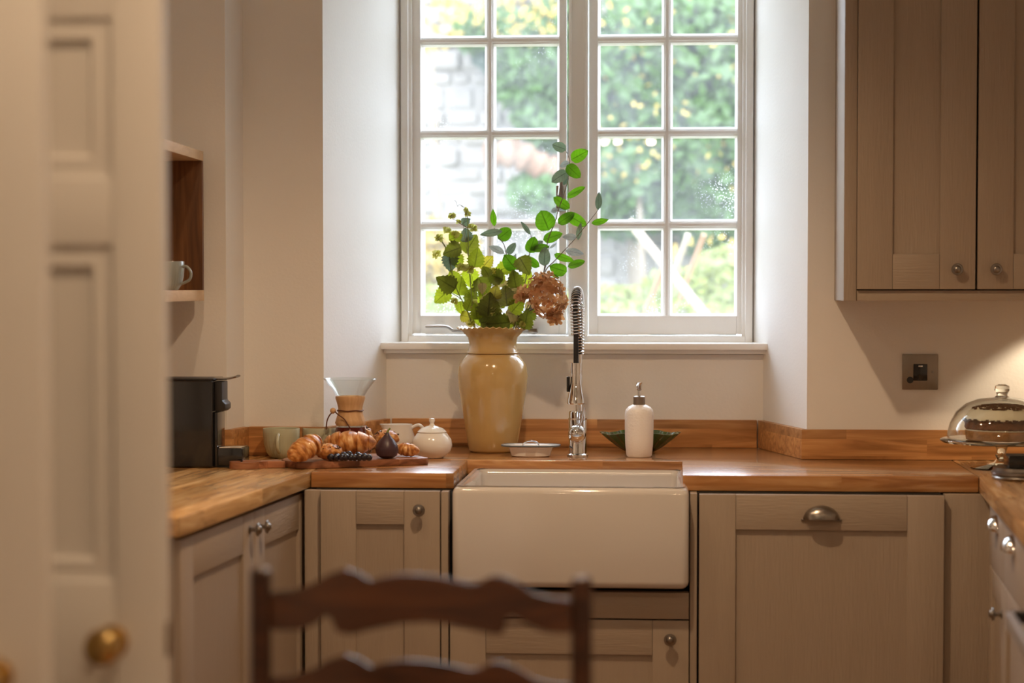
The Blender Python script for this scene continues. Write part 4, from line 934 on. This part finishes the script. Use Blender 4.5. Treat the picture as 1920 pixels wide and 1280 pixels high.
# ---------------------------------------------------------------- tap
TY = .60; TXp = atZ(1083, 857, WT); TX = TXp.x; TY = TXp.y+.03
TX = atY(1083, 780, TY).x; tz = lambda py, Y=None: atY(1083, py, TY if Y is None else Y).z; ts = vsc*(5.2+TY)/(5.2+VY)
tp = thing('kitchen_tap', (TX, TY, WT), 'tall chrome kitchen tap with coiled spring hose behind the sink', 'tap')
q = B(); lathe(q, [(0, .0005), (20*ts, .0005), (20*ts, .006), (17*ts, .009), (16.5*ts, .012), (16.5*ts, tz(772)-WT), (15*ts, tz(770)-WT), (0, tz(770)-WT)], (TX, TY, WT), seg=36); obj('body', q, M['chrome'], tp)
q = B(); lathe(q, [(0, 0), (17.5*ts, 0), (17.5*ts, .004), (0, .004)], (TX, TY, tz(786)), seg=36, cap=True); obj('body_ring', q, M['chrome'], tp)
RA = .062; ztop_ = atY(1080, 537, TY-RA).z-.014
arch = [Vector((TX+.004, TY, tz(770)-.004)), Vector((TX+.004, TY, ztop_-RA))]
arch += [Vector((TX+.004-.005*(1-math.cos(a))/2, TY-RA+RA*math.cos(a), ztop_-RA+RA*math.sin(a))) for a in [PI*k/16 for k in range(1, 17)]]
FYp = TY-2*RA; zend = atY(1080, 680, FYp).z; hx = atY(1080, 690, FYp).x
arch += [Vector((hx, FYp, ztop_-RA-.04)), Vector((hx, FYp, zend))]
obj('hose', tube(B(), arch, .0072, 12), M['rubber'], tp)
q = B(); tube(q, [Vector((TX+.004, TY, tz(770)-.004)), Vector((TX+.004, TY, tz(664)))], .0095, 14); obj('riser', q, M['chrome'], tp)
# spring
path = smooth_path([Vector((TX+.004, TY, tz(664)))]+arch[1:-1]+[Vector((hx, FYp, atY(1080, 630, FYp).z))], 6)
cum = [0]
for i in range(1, len(path)): cum.append(cum[-1]+(path[i]-path[i-1]).length)
def on(s_):
    for i in range(1, len(path)):
        if cum[i] >= s_:
            t = (s_-cum[i-1])/max(1e-9, cum[i]-cum[i-1]); return path[i-1].lerp(path[i], t), (path[i]-path[i-1]).normalized()
    return path[-1], (path[-1]-path[-2]).normalized()
pitch_ = .0082; turns = cum[-1]/pitch_; K = 12; pts = []
for i in range(int(turns*K)):
    P_, t_ = on(i/K*pitch_); sx_ = Vector((1, 0, 0)); sy_ = t_.cross(sx_).normalized(); a = 2*PI*i/K
    pts.append(P_+(sx_*math.cos(a)+sy_*math.sin(a))*.0132)
obj('spring', tube(B(), pts, .0018, 6), M['chrome'], tp)
q = B(); lathe(q, [(0, 0), (11*ts, 0), (11*ts, -(zend-atY(1080, 700, FYp).z)), (0, -(zend-atY(1080, 700, FYp).z))], (hx, FYp, zend), seg=28); obj('spray_collar', q, M['chrome'], tp)
z7 = atY(1080, 700, FYp).z; z8 = atY(1080, 757, FYp).z; h_ = z8-z7
q = B(); lathe(q, [(0, 0), (9.5*ts, 0), (10*ts, h_*.3), (13*ts, h_*.6), (16*ts, h_*.85), (16.5*ts, h_*.97), (15*ts, h_), (0, h_)], (hx, FYp, z7-.0002), (0, 0, 1), seg=28); obj('spray_head', q, M['chrome'], tp)
q = B(); box(q, hx-17*ts, hx-11*ts, FYp-.008, FYp+.008, z7+h_*.6, z7+h_*.1, .002); obj('spray_button', q, M['black'], tp)
bl = atY(1082, 813, TY-.040)
q = B(); sphere(q, bl, 17*ts, 3); obj('lever_ball', q, M['chrome'], tp)
q = B(); tube(q, [bl+Vector((0, .02, 0)), (TX, TY, bl.z)], .010, 14); obj('lever_joint', q, M['chrome'], tp)
q = B(); tube(q, [bl+Vector((.003, 0, .01)), atY(1090, 790, TY-.045), atY(1096, 764, TY-.050)], [.004, .0042, .0035], 10); obj('lever', q, M['chrome'], tp)

# soap dispenser
p = atZ(1198, 858, WT); p.y += .035; sd = thing('soap_dispenser', (p.x, p.y, WT), 'white textured ceramic soap dispenser with chrome pump, right of the tap', 'soap dispenser')
sz = lambda py: atY(1198, py, p.y).z-WT; s = ts
q = B(); lathe(q, [(0, .0006), (22*s, .0006), (24*s, .006), (26*s, sz(830)), (26.8*s, sz(800)), (26.8*s, sz(776)), (25.5*s, sz(768)), (20*s, sz(762)), (13*s, sz(758.5)), (0, sz(758))], (p.x, p.y, WT), seg=40); obj('bottle', q, M['soapcer'], sd)
q = B(); lathe(q, [(11*s, sz(760)), (11*s, sz(743.5)), (9*s, sz(742)), (0, sz(742))], (p.x, p.y, WT), seg=28); obj('pump_collar', q, M['steel'], sd)
q = B(); lathe(q, [(0, sz(743)), (3*s, sz(743)), (3*s, sz(732)), (5*s, sz(730)), (5.4*s, sz(719)), (6*s, sz(717)), (0, sz(716))], (p.x, p.y, WT), seg=20); obj('pump_head', q, M['chrome'], sd)
q = B(); zt_ = WT+sz(720); tube(q, smooth_path([(p.x, p.y, zt_), (p.x-.003, p.y-.022, zt_+.001), (p.x-.004, p.y-.035, zt_-.004), (p.x-.004, p.y-.038, zt_-.010)], 4), .0034, 10); obj('nozzle', q, M['chrome'], sd)
# green dish
p = Vector((atY(1200, 840, .80).x, .80, WT)); a_ = 74*vsc*(6.0/5.97); zr = atY(1200, 811, .80).z-WT
q = B()
def dm(t, i): return 1+(.035*math.cos(18*t)*(i/6 if i < 7 else .8))
lathe(q, [(0, .0006), (a_*.36, .0006), (a_*.42, .004), (a_*.60, zr*.3), (a_*.80, zr*.62), (a_*.93, zr*.86), (a_, zr), (a_*.96, zr+.001), (a_*.78, zr*.68), (a_*.5, zr*.26), (0, .007)], p, seg=144, mod=dm)
for v in q.verts: v.co.y = p.y+(v.co.y-p.y)*.72; v.co.z += .0025*math.cos(6*math.atan2(v.co.y-p.y, v.co.x-p.x))*((v.co.z-WT)/zr if v.co.z > WT+.004 else 0)
o = obj('dish', q, M['greencer'], ang=60); tag(o, 'dark green scalloped leaf-shaped dish behind the soap dispenser', 'dish')
# enamel dish
p = atZ(994, 857, WT); p.y += .03; ed = thing('soap_dish', (p.x, p.y, WT), 'white enamel oblong dish with grey rim left of the tap', 'dish')
es = lambda py: atY(994, py, p.y).z-WT
def sq(bm, levels, cen, n=64, ex=3.2, ky=.62):
    rings = []
    for a, h in levels:
        rg = []
        for k in range(n):
            t = 2*PI*k/n; c_, s_ = math.cos(t), math.sin(t); m_ = (abs(c_)**ex+abs(s_)**ex)**(-1/ex); b_ = a*ky if isinstance(ky, (int, float)) else ky(a)
            rg.append(bm.verts.new((cen[0]+a*c_*m_, cen[1]+b_*s_*m_, cen[2]+h)))
        rings.append(rg)
    for i in range(len(rings)-1):
        for k in range(n): bm.faces.new((rings[i][k], rings[i][(k+1) % n], rings[i+1][(k+1) % n], rings[i+1][k]))
    return rings
q = B(); rg = sq(q, [(33*s, .0006), (36*s, .003), (41*s, es(838)), (53*s, es(836)), (54.5*s, es(834)), (53*s, es(833.5)), (41*s, es(836)), (34*s, .006)], (p.x, p.y, WT)); q.faces.new(rg[0][::-1]); q.faces.new(rg[-1]); obj('tray', q, M['enamel'], ed)
q = B(); rg = sq(q, [(54*s, es(836)), (55.6*s, es(835)), (55.4*s, es(833)), (53*s, es(832.8)), (53*s, es(835))], (p.x, p.y, WT)); obj('rim', q, M['enamelrim'], ed)
pp = [(p.x-14*s, p.y, WT+.008), (p.x-14*s, p.y, WT+es(833)), (p.x-9*s, p.y, WT+es(828)), (p.x, p.y, WT+es(826.5)), (p.x+9*s, p.y, WT+es(828)), (p.x+14*s, p.y, WT+es(833)), (p.x+14*s, p.y, WT+.008)]
obj('handle', tube(B(), smooth_path(pp, 4), .0022, 8), M['chrome'], ed)

# ---------------------------------------------------------------- cake stand
p = atZ(1880, 879, WT); p.y += .02; cs = thing('cake_stand', (p.x, p.y, WT), 'footed glass cake stand at the right end of the counter', 'cake stand')
kz = lambda py: atY(1882, py, p.y).z-WT; k_ = (atY(1982, 800, p.y).x-atY(1882, 800, p.y).x)/100
q = B(); lathe(q, [(58*k_, .001), (58*k_, .003), (30*k_, .010), (14*k_, .016), (9*k_, .026), (12*k_, .034), (8*k_, .040), (12*k_, kz(834)), (30*k_, kz(832)), (112*k_, kz(829)), (115*k_, kz(824)), (111*k_, kz(822)), (40*k_, kz(827)), (0, kz(827))], p, seg=56); obj('stand', q, M['glasss'], cs)
q = B(); tube(q, [(p.x+114*k_*math.cos(t*PI/32), p.y+114*k_*math.sin(t*PI/32), WT+kz(825)) for t in range(65)], .0030, 8, False); obj('rim', q, M['glasss'], cs)
gd = thing('glass_dome', (p.x, p.y, WT+kz(821)), 'clear glass dome with round knob covering the cake', 'dome')
dp = [(103*k_, kz(821)), (102*k_, kz(810)), (97*k_, kz(792)), (86*k_, kz(772)), (68*k_, kz(757)), (45*k_, kz(748)), (20*k_, kz(745)), (14*k_, kz(744))]
q = B(); lathe(q, dp, p, seg=56, cap=False); lathe(q, [(a-.0022, b_) for a, b_ in dp], p, seg=56, cap=False); obj('dome', q, M['glass'], gd)
q = B(); lathe(q, [(14*k_, kz(744)), (10*k_, kz(741)), (11*k_, kz(737)), (14.5*k_, kz(731)), (13*k_, kz(723)), (7*k_, kz(720.5)), (0, kz(720))], p, seg=28); obj('knob', q, M['glasss'], gd)
ck_ = thing('cake', (p.x, p.y, WT+kz(824)), 'frosted two-layer sponge cake with cocoa crumbs under the glass dome', 'cake'); kr = 69*k_
def rough(bm, amp, fq):
    for v in bm.verts:
        nn = noise.noise(v.co*fq); d_ = Vector((v.co.x-p.x, v.co.y-p.y, 0)); v.co += d_.normalized()*nn*amp if d_.length > .01 else Vector((0, 0, 0)); v.co.z += nn*amp*.5
def layer(nm, z0, z1, ra, rb, mt, am=.002):
    q = B(); n_ = 5; prf = [(0, z0), (ra*.97, z0)]+[(ra+(rb-ra)*i/n_, z0+(z1-z0)*(.06+.86*i/n_)) for i in range(n_+1)]+[(rb*.96, z1), (rb*.5, z1+.001), (0, z1+.001)]
    lathe(q, prf, p, seg=96); rough(q, am, 140); return obj(nm, q, M[mt], ck_, ang=80)
zc = kz(822)
layer('sponge', kz(824), kz(806), kr*.97, kr, 'sponge'); layer('filling', kz(806)+.0004, kz(804), kr*.99, kr*.99, 'cream', .001); layer('sponge', kz(804)+.0004, kz(787), kr, kr*1.0, 'sponge2', .0035)
q = B(); lathe(q, [(kr*.99, kz(787)+.0004), (kr*1.0, kz(784)), (kr*.95, kz(778)), (kr*.86, kz(770)), (kr*.7, kz(763)), (kr*.4, kz(760)), (0, kz(759.5))], p, seg=80, cap=False); rough(q, .003, 60); obj('frosting', q, M['cream'], ck_, ang=80)
q = B(); rr_ = random.Random(4)
for _ in range(650):
    a = rr_.uniform(0, 2*PI); b_ = rr_.uniform(0, 1)**.5; 
    if rr_.random() < .3: b_ = .9+rr_.uniform(0, .1); hz = kz(786)+rr_.uniform(-.004, .002); rad = kr*(1.0+rr_.uniform(0, .02))
    else: rad = kr*.80*b_; hz = kz(759.5)-(kz(759.5)-kz(767))*b_**3+.0022
    c_ = Vector((p.x+rad*math.cos(a), p.y+rad*math.sin(a), WT+hz)); s_ = rr_.uniform(.0018, .0042); box(q, c_.x-s_, c_.x+s_, c_.y-s_, c_.y+s_, c_.z-s_*.5, c_.z+s_*.5, 0)
o = obj('crumbs', q, M['crumb'], ck_, ang=10); o['kind'] = 'stuff'

# round dark metal object at the right edge
p = atZ(1930, 902, WT); p.y += .055; wt_ = thing('metal_stand', (p.x, p.y, WT), 'stepped dark metal round stand at the right edge, in front of the cake stand', 'stand')
q = B(); lathe(q, [(0, .0006), (.078, .0006), (.083, .006), (.080, .010), (.084, .014), (.084, .019), (.079, .023), (.078, .030), (0, .030)], p, seg=48); obj('base', q, M['pewter'], wt_)
bk = thing('ring_box', (p.x, p.y, WT+.030), 'black box standing on the stepped metal round at the right edge', 'box')
xk = atY(1891, 870, p.y-.04).x; q = B(); box(q, xk, xk+.11, p.y-.04, p.y+.04, WT+.0306, WT+.058, .003); obj('case', q, M['black'], bk)
q = B(); box(q, xk+.004, xk+.106, p.y-.036, p.y+.036, WT+.0586, WT+.061, .0008); obj('lid', q, M['blackm'], bk)

# ---------------------------------------------------------------- room doors in the left foreground
def room_door(name, xr, Y, wid, tilt, panels, kx, kz_, stile=.09, latch=True):
    d = thing(name, (xr-wid, Y, 0), None, None, kind='structure')
    Hd = 2.05; t = .040
    T = Matrix.Translation((xr, Y, 0)) @ Matrix.Rotation(tilt, 4, 'Z')
    xs = [-wid, -wid+.11]+[0]
    obj('stile', box(B(), -panels['sx'], 0, 0, t, .01, Hd, .003, T), M['doorpaint'], d)
    obj('stile', box(B(), -wid, -wid+.11, 0, t, .01, Hd, .003, T), M['doorpaint'], d)
    zs_ = panels['z']  # list of (z0,z1)
    prev = .01
    for (z0, z1) in zs_+[(Hd, None)]:
        obj('rail', box(B(), -wid+.111, -panels['sx']-.0005, .0005, t-.0005, prev, z0, .0015, T), M['doorpaint'], d)
        if z1 is None: break
        a, b_ = -wid+.11, -panels['sx']
        q = B(); m_ = panels['m']
        O = [(a, z0), (b_, z0), (b_, z1), (a, z1)]
        lv = [(0, .0005), (.004, .006), (.012, .0075), (m_*.82, .006), (m_*.9, .010), (m_, .017)]
        rg = []
        for off, dep in lv: rg.append([q.verts.new(T @ Vector((x, dep, z))) for x, z in ((a+off, z0+off), (b_-off, z0+off), (b_-off, z1-off), (a+off, z1-off))])
        for i in range(len(rg)-1):
            for k in range(4): q.faces.new((rg[i][k], rg[i][(k+1) % 4], rg[i+1][(k+1) % 4], rg[i+1][k]))
        q.faces.new(rg[-1]); obj('panel', q, M['doorpaint'], d, ang=12)
        obj('back_panel', box(B(), a, b_, t-.012, t-.006, z0, z1, 0, T), M['doorpaint'], d)
        prev = z1
    P_ = T @ Vector((kx, 0, kz_)); n_ = T.to_3x3() @ Vector((0, -1, 0))
    q = B(); lathe(q, [(0, 0), (.024, 0), (.024, .003), (.010, .006), (.009, .022), (.016, .028), (.0255, .040), (.027, .050), (.024, .060), (.014, .066), (0, .068)], P_, n_, 32); obj('door_knob', q, M['brass'], d)
    if latch:
        obj('latch_plate', box(B(), 0, .0012, .010, .030, kz_-.024, kz_+.026, .0004, T), M['steel'], d)
        q = B(); lathe(q, [(0, 0), (.011, 0), (.011, .004), (.006, .012), (0, .012)], T @ Vector((kx-.026, 0, kz_-.012)), n_, 20); obj('key_escutcheon', q, M['brass'], d)
    return d
YD2 = -2.30; YD1 = -2.62
x2 = atY(304, 640, YD2).x; Zd = lambda py, Y: atY(200, py, Y).z
room_door('door_1', x2, YD2, .78, math.radians(0), {'sx': x2-atY(212, 640, YD2).x, 'z': [(.22, .80), (Zd(1092, YD2), Zd(458, YD2)), (Zd(335, YD2), Zd(32, YD2))], 'm': atY(212, 640, YD2).x-atY(166, 640, YD2).x}, atY(210, 1200, YD2).x-x2, Zd(1202, YD2))
x1 = atY(79, 640, YD1).x
room_door('door_2', x1, YD1, .72, math.radians(1), {'sx': .105, 'z': [(.22, .80), (Zd(1092, YD2), Zd(458, YD2)), (Zd(335, YD2), Zd(32, YD2))], 'm': .034}, atY(-8, 1262, YD1).x-x1, atY(-8, 1268, YD1).z, latch=False)

# ---------------------------------------------------------------- ladder-back chair
YCH = -2.2
def cz(x, y): return 440+x/2.667, 1020+y/2.667
def cp(x, y, Y=YCH): return atY(*cz(x, y), Y)
pl = cp(130, 120); prr = cp(1735, 165)
ch = thing('ladder_back_chair', ((pl.x+prr.x)/2, YCH, 0), 'dark brown ladder-back wooden chair in the foreground, back towards us', 'chair')
def post(x, ztop, Y, nm='back_post', r=.0155):
    q = B(); lathe(q, [(0, 0), (r*.75, 0), (r*.9, .05), (r, .3), (r, .5), (r*1.0, ztop-.09), (r*1.02, ztop-.012), (r*.95, ztop-.004), (r*.6, ztop), (0, ztop)], (x, Y, 0.001), seg=24); obj(nm, q, M['chairpost'], ch)
post(pl.x, pl.z, YCH); post(prr.x, prr.z, YCH)
TOPE = [(190, 235), (300, 225), (400, 190), (480, 142), (560, 115), (620, 130), (690, 172), (760, 150), (850, 138), (960, 142), (1080, 160), (1180, 188), (1230, 182), (1290, 150), (1340, 150), (1420, 185), (1500, 240), (1580, 264), (1680, 275)]
BOTE = [(190, 428), (330, 424), (420, 388), (458, 350), (492, 350), (505, 395), (525, 432), (600, 440), (700, 412), (850, 382), (960, 377), (1080, 387), (1200, 415), (1300, 440), (1352, 442), (1345, 372), (1380, 348), (1425, 362), (1480, 400), (1560, 436), (1680, 446)]
def interp(E, x):
    for (a, b_), (c_, d_) in zip(E, E[1:]):
        if a <= x <= c_ and c_ > a: return b_+(d_-b_)*(x-a)/(c_-a)
    return E[-1][1] if x > E[-1][0] else E[0][1]
def slat(dz):
    q = B(); N_ = 80; cols_ = []
    for i in range(N_+1):
        x = 185+(1685-185)*i/N_; s_ = 2*i/N_-1; bow = .022*(1-s_*s_); col_ = []
        a_ = cp(x, interp(TOPE, x)); b_ = cp(x, interp(BOTE, x))
        for (P_, dy) in ((a_, -.006), (b_, -.006), (b_, .006), (a_, .006)): col_.append(q.verts.new((P_.x, YCH-bow+dy, P_.z+dz)))
        cols_.append(col_)
    for i in range(N_):
        for k in range(4): q.faces.new((cols_[i][k], cols_[i+1][k], cols_[i+1][(k+1) % 4], cols_[i][(k+1) % 4]))
    q.faces.new(cols_[0]); q.faces.new(cols_[-1][::-1])
    bmesh.ops.recalc_face_normals(q, faces=q.faces)
    es_ = [e_ for e_ in q.edges if len(e_.link_faces) == 2 and e_.calc_face_angle(0) > 1.1]
    bmesh.ops.bevel(q, geom=es_, offset=.0028, segments=2, affect='EDGES')
    obj('slat', q, M['chair'], ch, ang=50)
dzs = atY(800, 1233, YCH).z-atY(800, 1073, YCH).z
for k in range(4): slat(dzs*k)
# legs, seat and stretchers (below the frame)
wch = (prr.x-pl.x); xc = (pl.x+prr.x)/2; yfr = YCH-.36
post(pl.x-.02, .45, yfr, 'front_leg', .018); post(prr.x+.02, .45, yfr, 'front_leg', .018)
q = B(); prism(q, [(pl.x-.03, yfr-.02), (prr.x+.03, yfr-.02), (prr.x+.005, YCH+.005), (pl.x-.005, YCH+.005)], .425, .455, .012); o = obj('seat', q, M['rush'], ch); o['label'] = 'woven rush seat'
for zz_ in (.15, .28):
    obj('stretcher', tube(B(), [(pl.x-.02, yfr, zz_), (prr.x+.02, yfr, zz_)], .009, 10), M['chair'], ch)
    obj('stretcher', tube(B(), [(pl.x, YCH, zz_+.02), (pl.x-.02, yfr, zz_+.02)], .009, 10), M['chair'], ch); obj('stretcher', tube(B(), [(prr.x, YCH, zz_+.02), (prr.x+.02, yfr, zz_+.02)], .009, 10), M['chair'], ch)

# ---------------------------------------------------------------- ceiling lights (above the frame; most spots added as fill, bar mirrored in the glass)
for i, (x, y) in enumerate(SPOTS):  # fixtures for the kitchen downlight and the added fill spots
    c = thing('downlight_and_fill', (x, y, CEIL-.012), ['recessed ceiling spotlight above the sink floor space', 'added fill spotlight in the ceiling over the chair, left one', 'added fill spotlight in the ceiling over the chair, right one', 'added fill spotlight in the ceiling above the camera', 'added spotlight above the left worktop, brightening the left walls'][i], 'light')
    q = B(); lathe(q, [(.030, 0), (.045, .003), (.045, .012), (.030, .012)], (x, y, CEIL-.013), seg=32, cap=False); obj('bezel', q, M['chrome'], c)
    q = B(); lathe(q, [(0, 0), (.030, 0), (.030, .004), (0, .004)], (x, y, CEIL-.006), seg=32); obj('lens', q, M['lens'], c)
YP = -3.75; mY = 2*(YS+.03)-YP
pn = thing('spot_bar', (-.25, YP, CEIL), 'ceiling bar with three small bulbs in the dining area, mirrored in the right sash', 'light')
bar = []
for px_ in (1134, 1158, 1221):
    v_ = atY(px_, 265, mY); q = B(); sphere(q, (v_.x, YP, v_.z), .018, 3, (1, 1, .85)); obj('bulb', q, M['bulb'], pn)
    q = B(); lathe(q, [(.012, .012), (.026, .03), (.022, .07), (.006, .08), (.005, CEIL-.035-v_.z)], (v_.x, YP, v_.z), seg=24, cap=False); obj('lamp_holder', q, M['pewter'], pn); bar.append(v_.x)
obj('ceiling_bar', box(B(), bar[0]-.05, bar[-1]+.05, YP-.02, YP+.02, CEIL-.035, CEIL-.001, .004), M['pewter'], pn)

# ---------------------------------------------------------------- garden outside
def out_struct(name, bm, mat, label, cat, kind=None):
    o = obj(name, bm, mat); tag(o, label, cat, None, kind); return o
q = B(); gx, gy = 34, 30; g = []
for j in range(gy+1):
    row = []
    for i in range(gx+1):
        x = -8+16*i/gx; y = 1.26+14*(j/gy)**1.3; z = .25+.02*y+max(0, y-4.5)*.30+.10*noise.noise(Vector((x*.8, y*.8, 0)))+.04*noise.noise(Vector((x*3, y*3, 4)))
        row.append(q.verts.new((x, y, z)))
    g.append(row)
for j in range(gy):
    for i in range(gx): q.faces.new((g[j][i], g[j][i+1], g[j+1][i+1], g[j+1][i]))
o = obj('ground', q, M['soil']); tag(o, kind='structure')
# rubble wall: individual rough stones laid in courses, blurred by distance
q = B(); z = .2; rs_ = random.Random(11); YWALL = 6.4; proto_st = []
box(q, -4.2, 3.6, YWALL+.018, YWALL+.5, -.2, 3.2)
while z < 3.2:
    h = rs_.uniform(.07, .15); x = -4.2+rs_.uniform(0, .2)
    while x < 3.6:
        wdt = rs_.uniform(.10, .26); yy = rs_.uniform(-.02, .012); s0_ = len(q.verts)
        box(q, x+.004, x+wdt-.004, YWALL+yy, YWALL+.2, z+.004, z+h-.004, .02, None, 1); x += wdt
    z += h
o = obj('garden_wall', q, M['stone'], ang=30); tag(o, 'pale rubble stone garden wall beyond the window', 'wall', kind='stuff')
def bush(name, label, blobs, n, size, mat, seed, cat='bush', flat=.5):
    rr = random.Random(seed); q = B(); per = n//len(blobs)
    for (px_, py_, Y, rx, rz) in blobs:
        c_ = atY(px_, py_, Y)
        for _ in range(per):
            d_ = Vector((rr.gauss(0, 1), rr.gauss(0, 1), rr.gauss(0, 1))).normalized()*rr.uniform(.55, 1)**.5
            P_ = c_+Vector((d_.x*rx, d_.y*min(rx, .35)*1.0, d_.z*rz)); nrm = Vector((rr.uniform(-1, 1), rr.uniform(-1.4, .2), rr.uniform(-.3, 1))).normalized(); u_ = nrm.orthogonal().normalized(); u_ = Matrix.Rotation(rr.uniform(0, 6.28), 3, nrm) @ u_; v_ = nrm.cross(u_); s_ = size*rr.uniform(.6, 1.3)
            vv = [q.verts.new(x_) for x_ in (P_-u_*s_, P_+v_*s_*.6+nrm*s_*.15, P_+u_*s_*1.1, P_-v_*s_*.6+nrm*s_*.15)]; q.faces.new((vv[0], vv[1], vv[2])); q.faces.new((vv[0], vv[2], vv[3]))
    th = thing(name, atY(blobs[0][0], 640, blobs[0][2]), label, cat)
    o = obj('foliage', q, M[mat], th, ang=5); o['kind'] = 'stuff'
    s_ = B(); b0_ = blobs[0]; c_ = atY(b0_[0], b0_[1], b0_[2]); tube(s_, [(c_.x, c_.y+.1, .3), (c_.x+.05, c_.y+.08, c_.z*.5), (c_.x, c_.y, c_.z)], [.03, .025, .012], 7); obj('trunk', s_, M['twig'], th); return th
bush('ivy', 'thick green ivy covering the garden wall behind the right sash', [(1180, 150, 6.2, .42, .45), (1330, 130, 6.2, .45, .5), (1250, 300, 6.15, .45, .4), (1350, 300, 6.1, .4, .4), (1180, 330, 6.2, .3, .35), (1450, 200, 6.2, .5, .8), (1380, 420, 6.1, .3, .25)], 9000, .048, 'ivy', 1, 'ivy')
bush('ivy', 'ivy patch hanging over the wall behind the left sash', [(1000, 130, 6.2, .22, .32), (1030, 180, 6.2, .2, .3), (1060, 100, 6.2, .25, .4), (1020, 360, 6.0, .2, .10), (930, 60, 6.2, .25, .12)], 3400, .045, 'ivy', 2, 'ivy')
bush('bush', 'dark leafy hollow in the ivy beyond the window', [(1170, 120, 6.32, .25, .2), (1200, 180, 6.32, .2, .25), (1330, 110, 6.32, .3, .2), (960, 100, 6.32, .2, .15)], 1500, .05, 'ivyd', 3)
bush('autumn_shrub', 'yellow autumn shrub low in the left sash', [(815, 470, 5.2, .22, .16), (822, 505, 5.0, .2, .07)], 900, .04, 'autumn', 4, 'shrub')
bush('autumn_shrub', 'yellow-leaved branches at the top of the left sash', [(805, 30, 5.8, .22, .2), (880, -30, 5.8, .4, .2), (970, 20, 5.9, .25, .18)], 420, .026, 'autumn', 5, 'shrub')
bush('autumn_shrub', 'few yellow leaves scattered through the right-hand ivy', [(1195, 300, 5.9, .2, .16), (1350, 315, 5.9, .22, .16), (1200, 245, 5.9, .3, .2), (1340, 490, 5.2, .26, .14), (1300, 100, 5.9, .4, .3), (1150, 90, 5.9, .2, .3)], 260, .020, 'autumn', 6, 'shrub')
bush('low_plants', 'low green plants at the foot of the wall, right sash', [(1160, 560, 4.6, .25, .06), (1320, 540, 4.6, .3, .12), (1240, 590, 4.2, .4, .06), (1370, 520, 4.6, .2, .15), (840, 560, 4.6, .25, .06)], 1500, .03, 'lowgreen', 7, 'plants')
# fallen log on the wall
th = thing('log', atY(990, 320, 5.9), 'weathered brown log lying across the bank, left sash', 'log')
a, b_ = atY(925, 300, 5.85), atY(1060, 322, 5.95); q = B(); tube(q, smooth_path([a+Vector((-.05, 0, .02)), a.lerp(b_, .3)+Vector((0, 0, .05)), a.lerp(b_, .7), b_], 6), [.05+.035*abs(math.sin(i)) for i in range(19)], 10); obj('trunk', q, M['log'], th)
q = B(); tube(q, [a.lerp(b_, .3), a.lerp(b_, .3)+Vector((.02, -.08, .14))], [.03, .012], 7); obj('branch_stub', q, M['log'], th)
def stake(a, b_, Y, w_, mat, label):
    A, Bq = atY(*a, Y), atY(*b_, Y+.15); q = B(); tube(q, [A, Bq], w_, 4); o = obj('timber_stake', q, M[mat]); tag(o, label, 'stake', 'timber stakes in the garden')
stake((1180, 415), (1330, 600), 3.6, .022, 'stake', 'long pale timber stake leaning down to the right')
stake((1290, 440), (1262, 520), 3.7, .014, 'stake', 'short pale timber stake behind the long leaning one')
stake((1243, 505), (1205, 600), 3.5, .013, 'stakeo', 'orange timber stake leaning the other way, left of the glazing bar')
stake((1320, 440), (1275, 560), 3.9, .014, 'stakeo', 'thin orange timber stake behind the right panes')
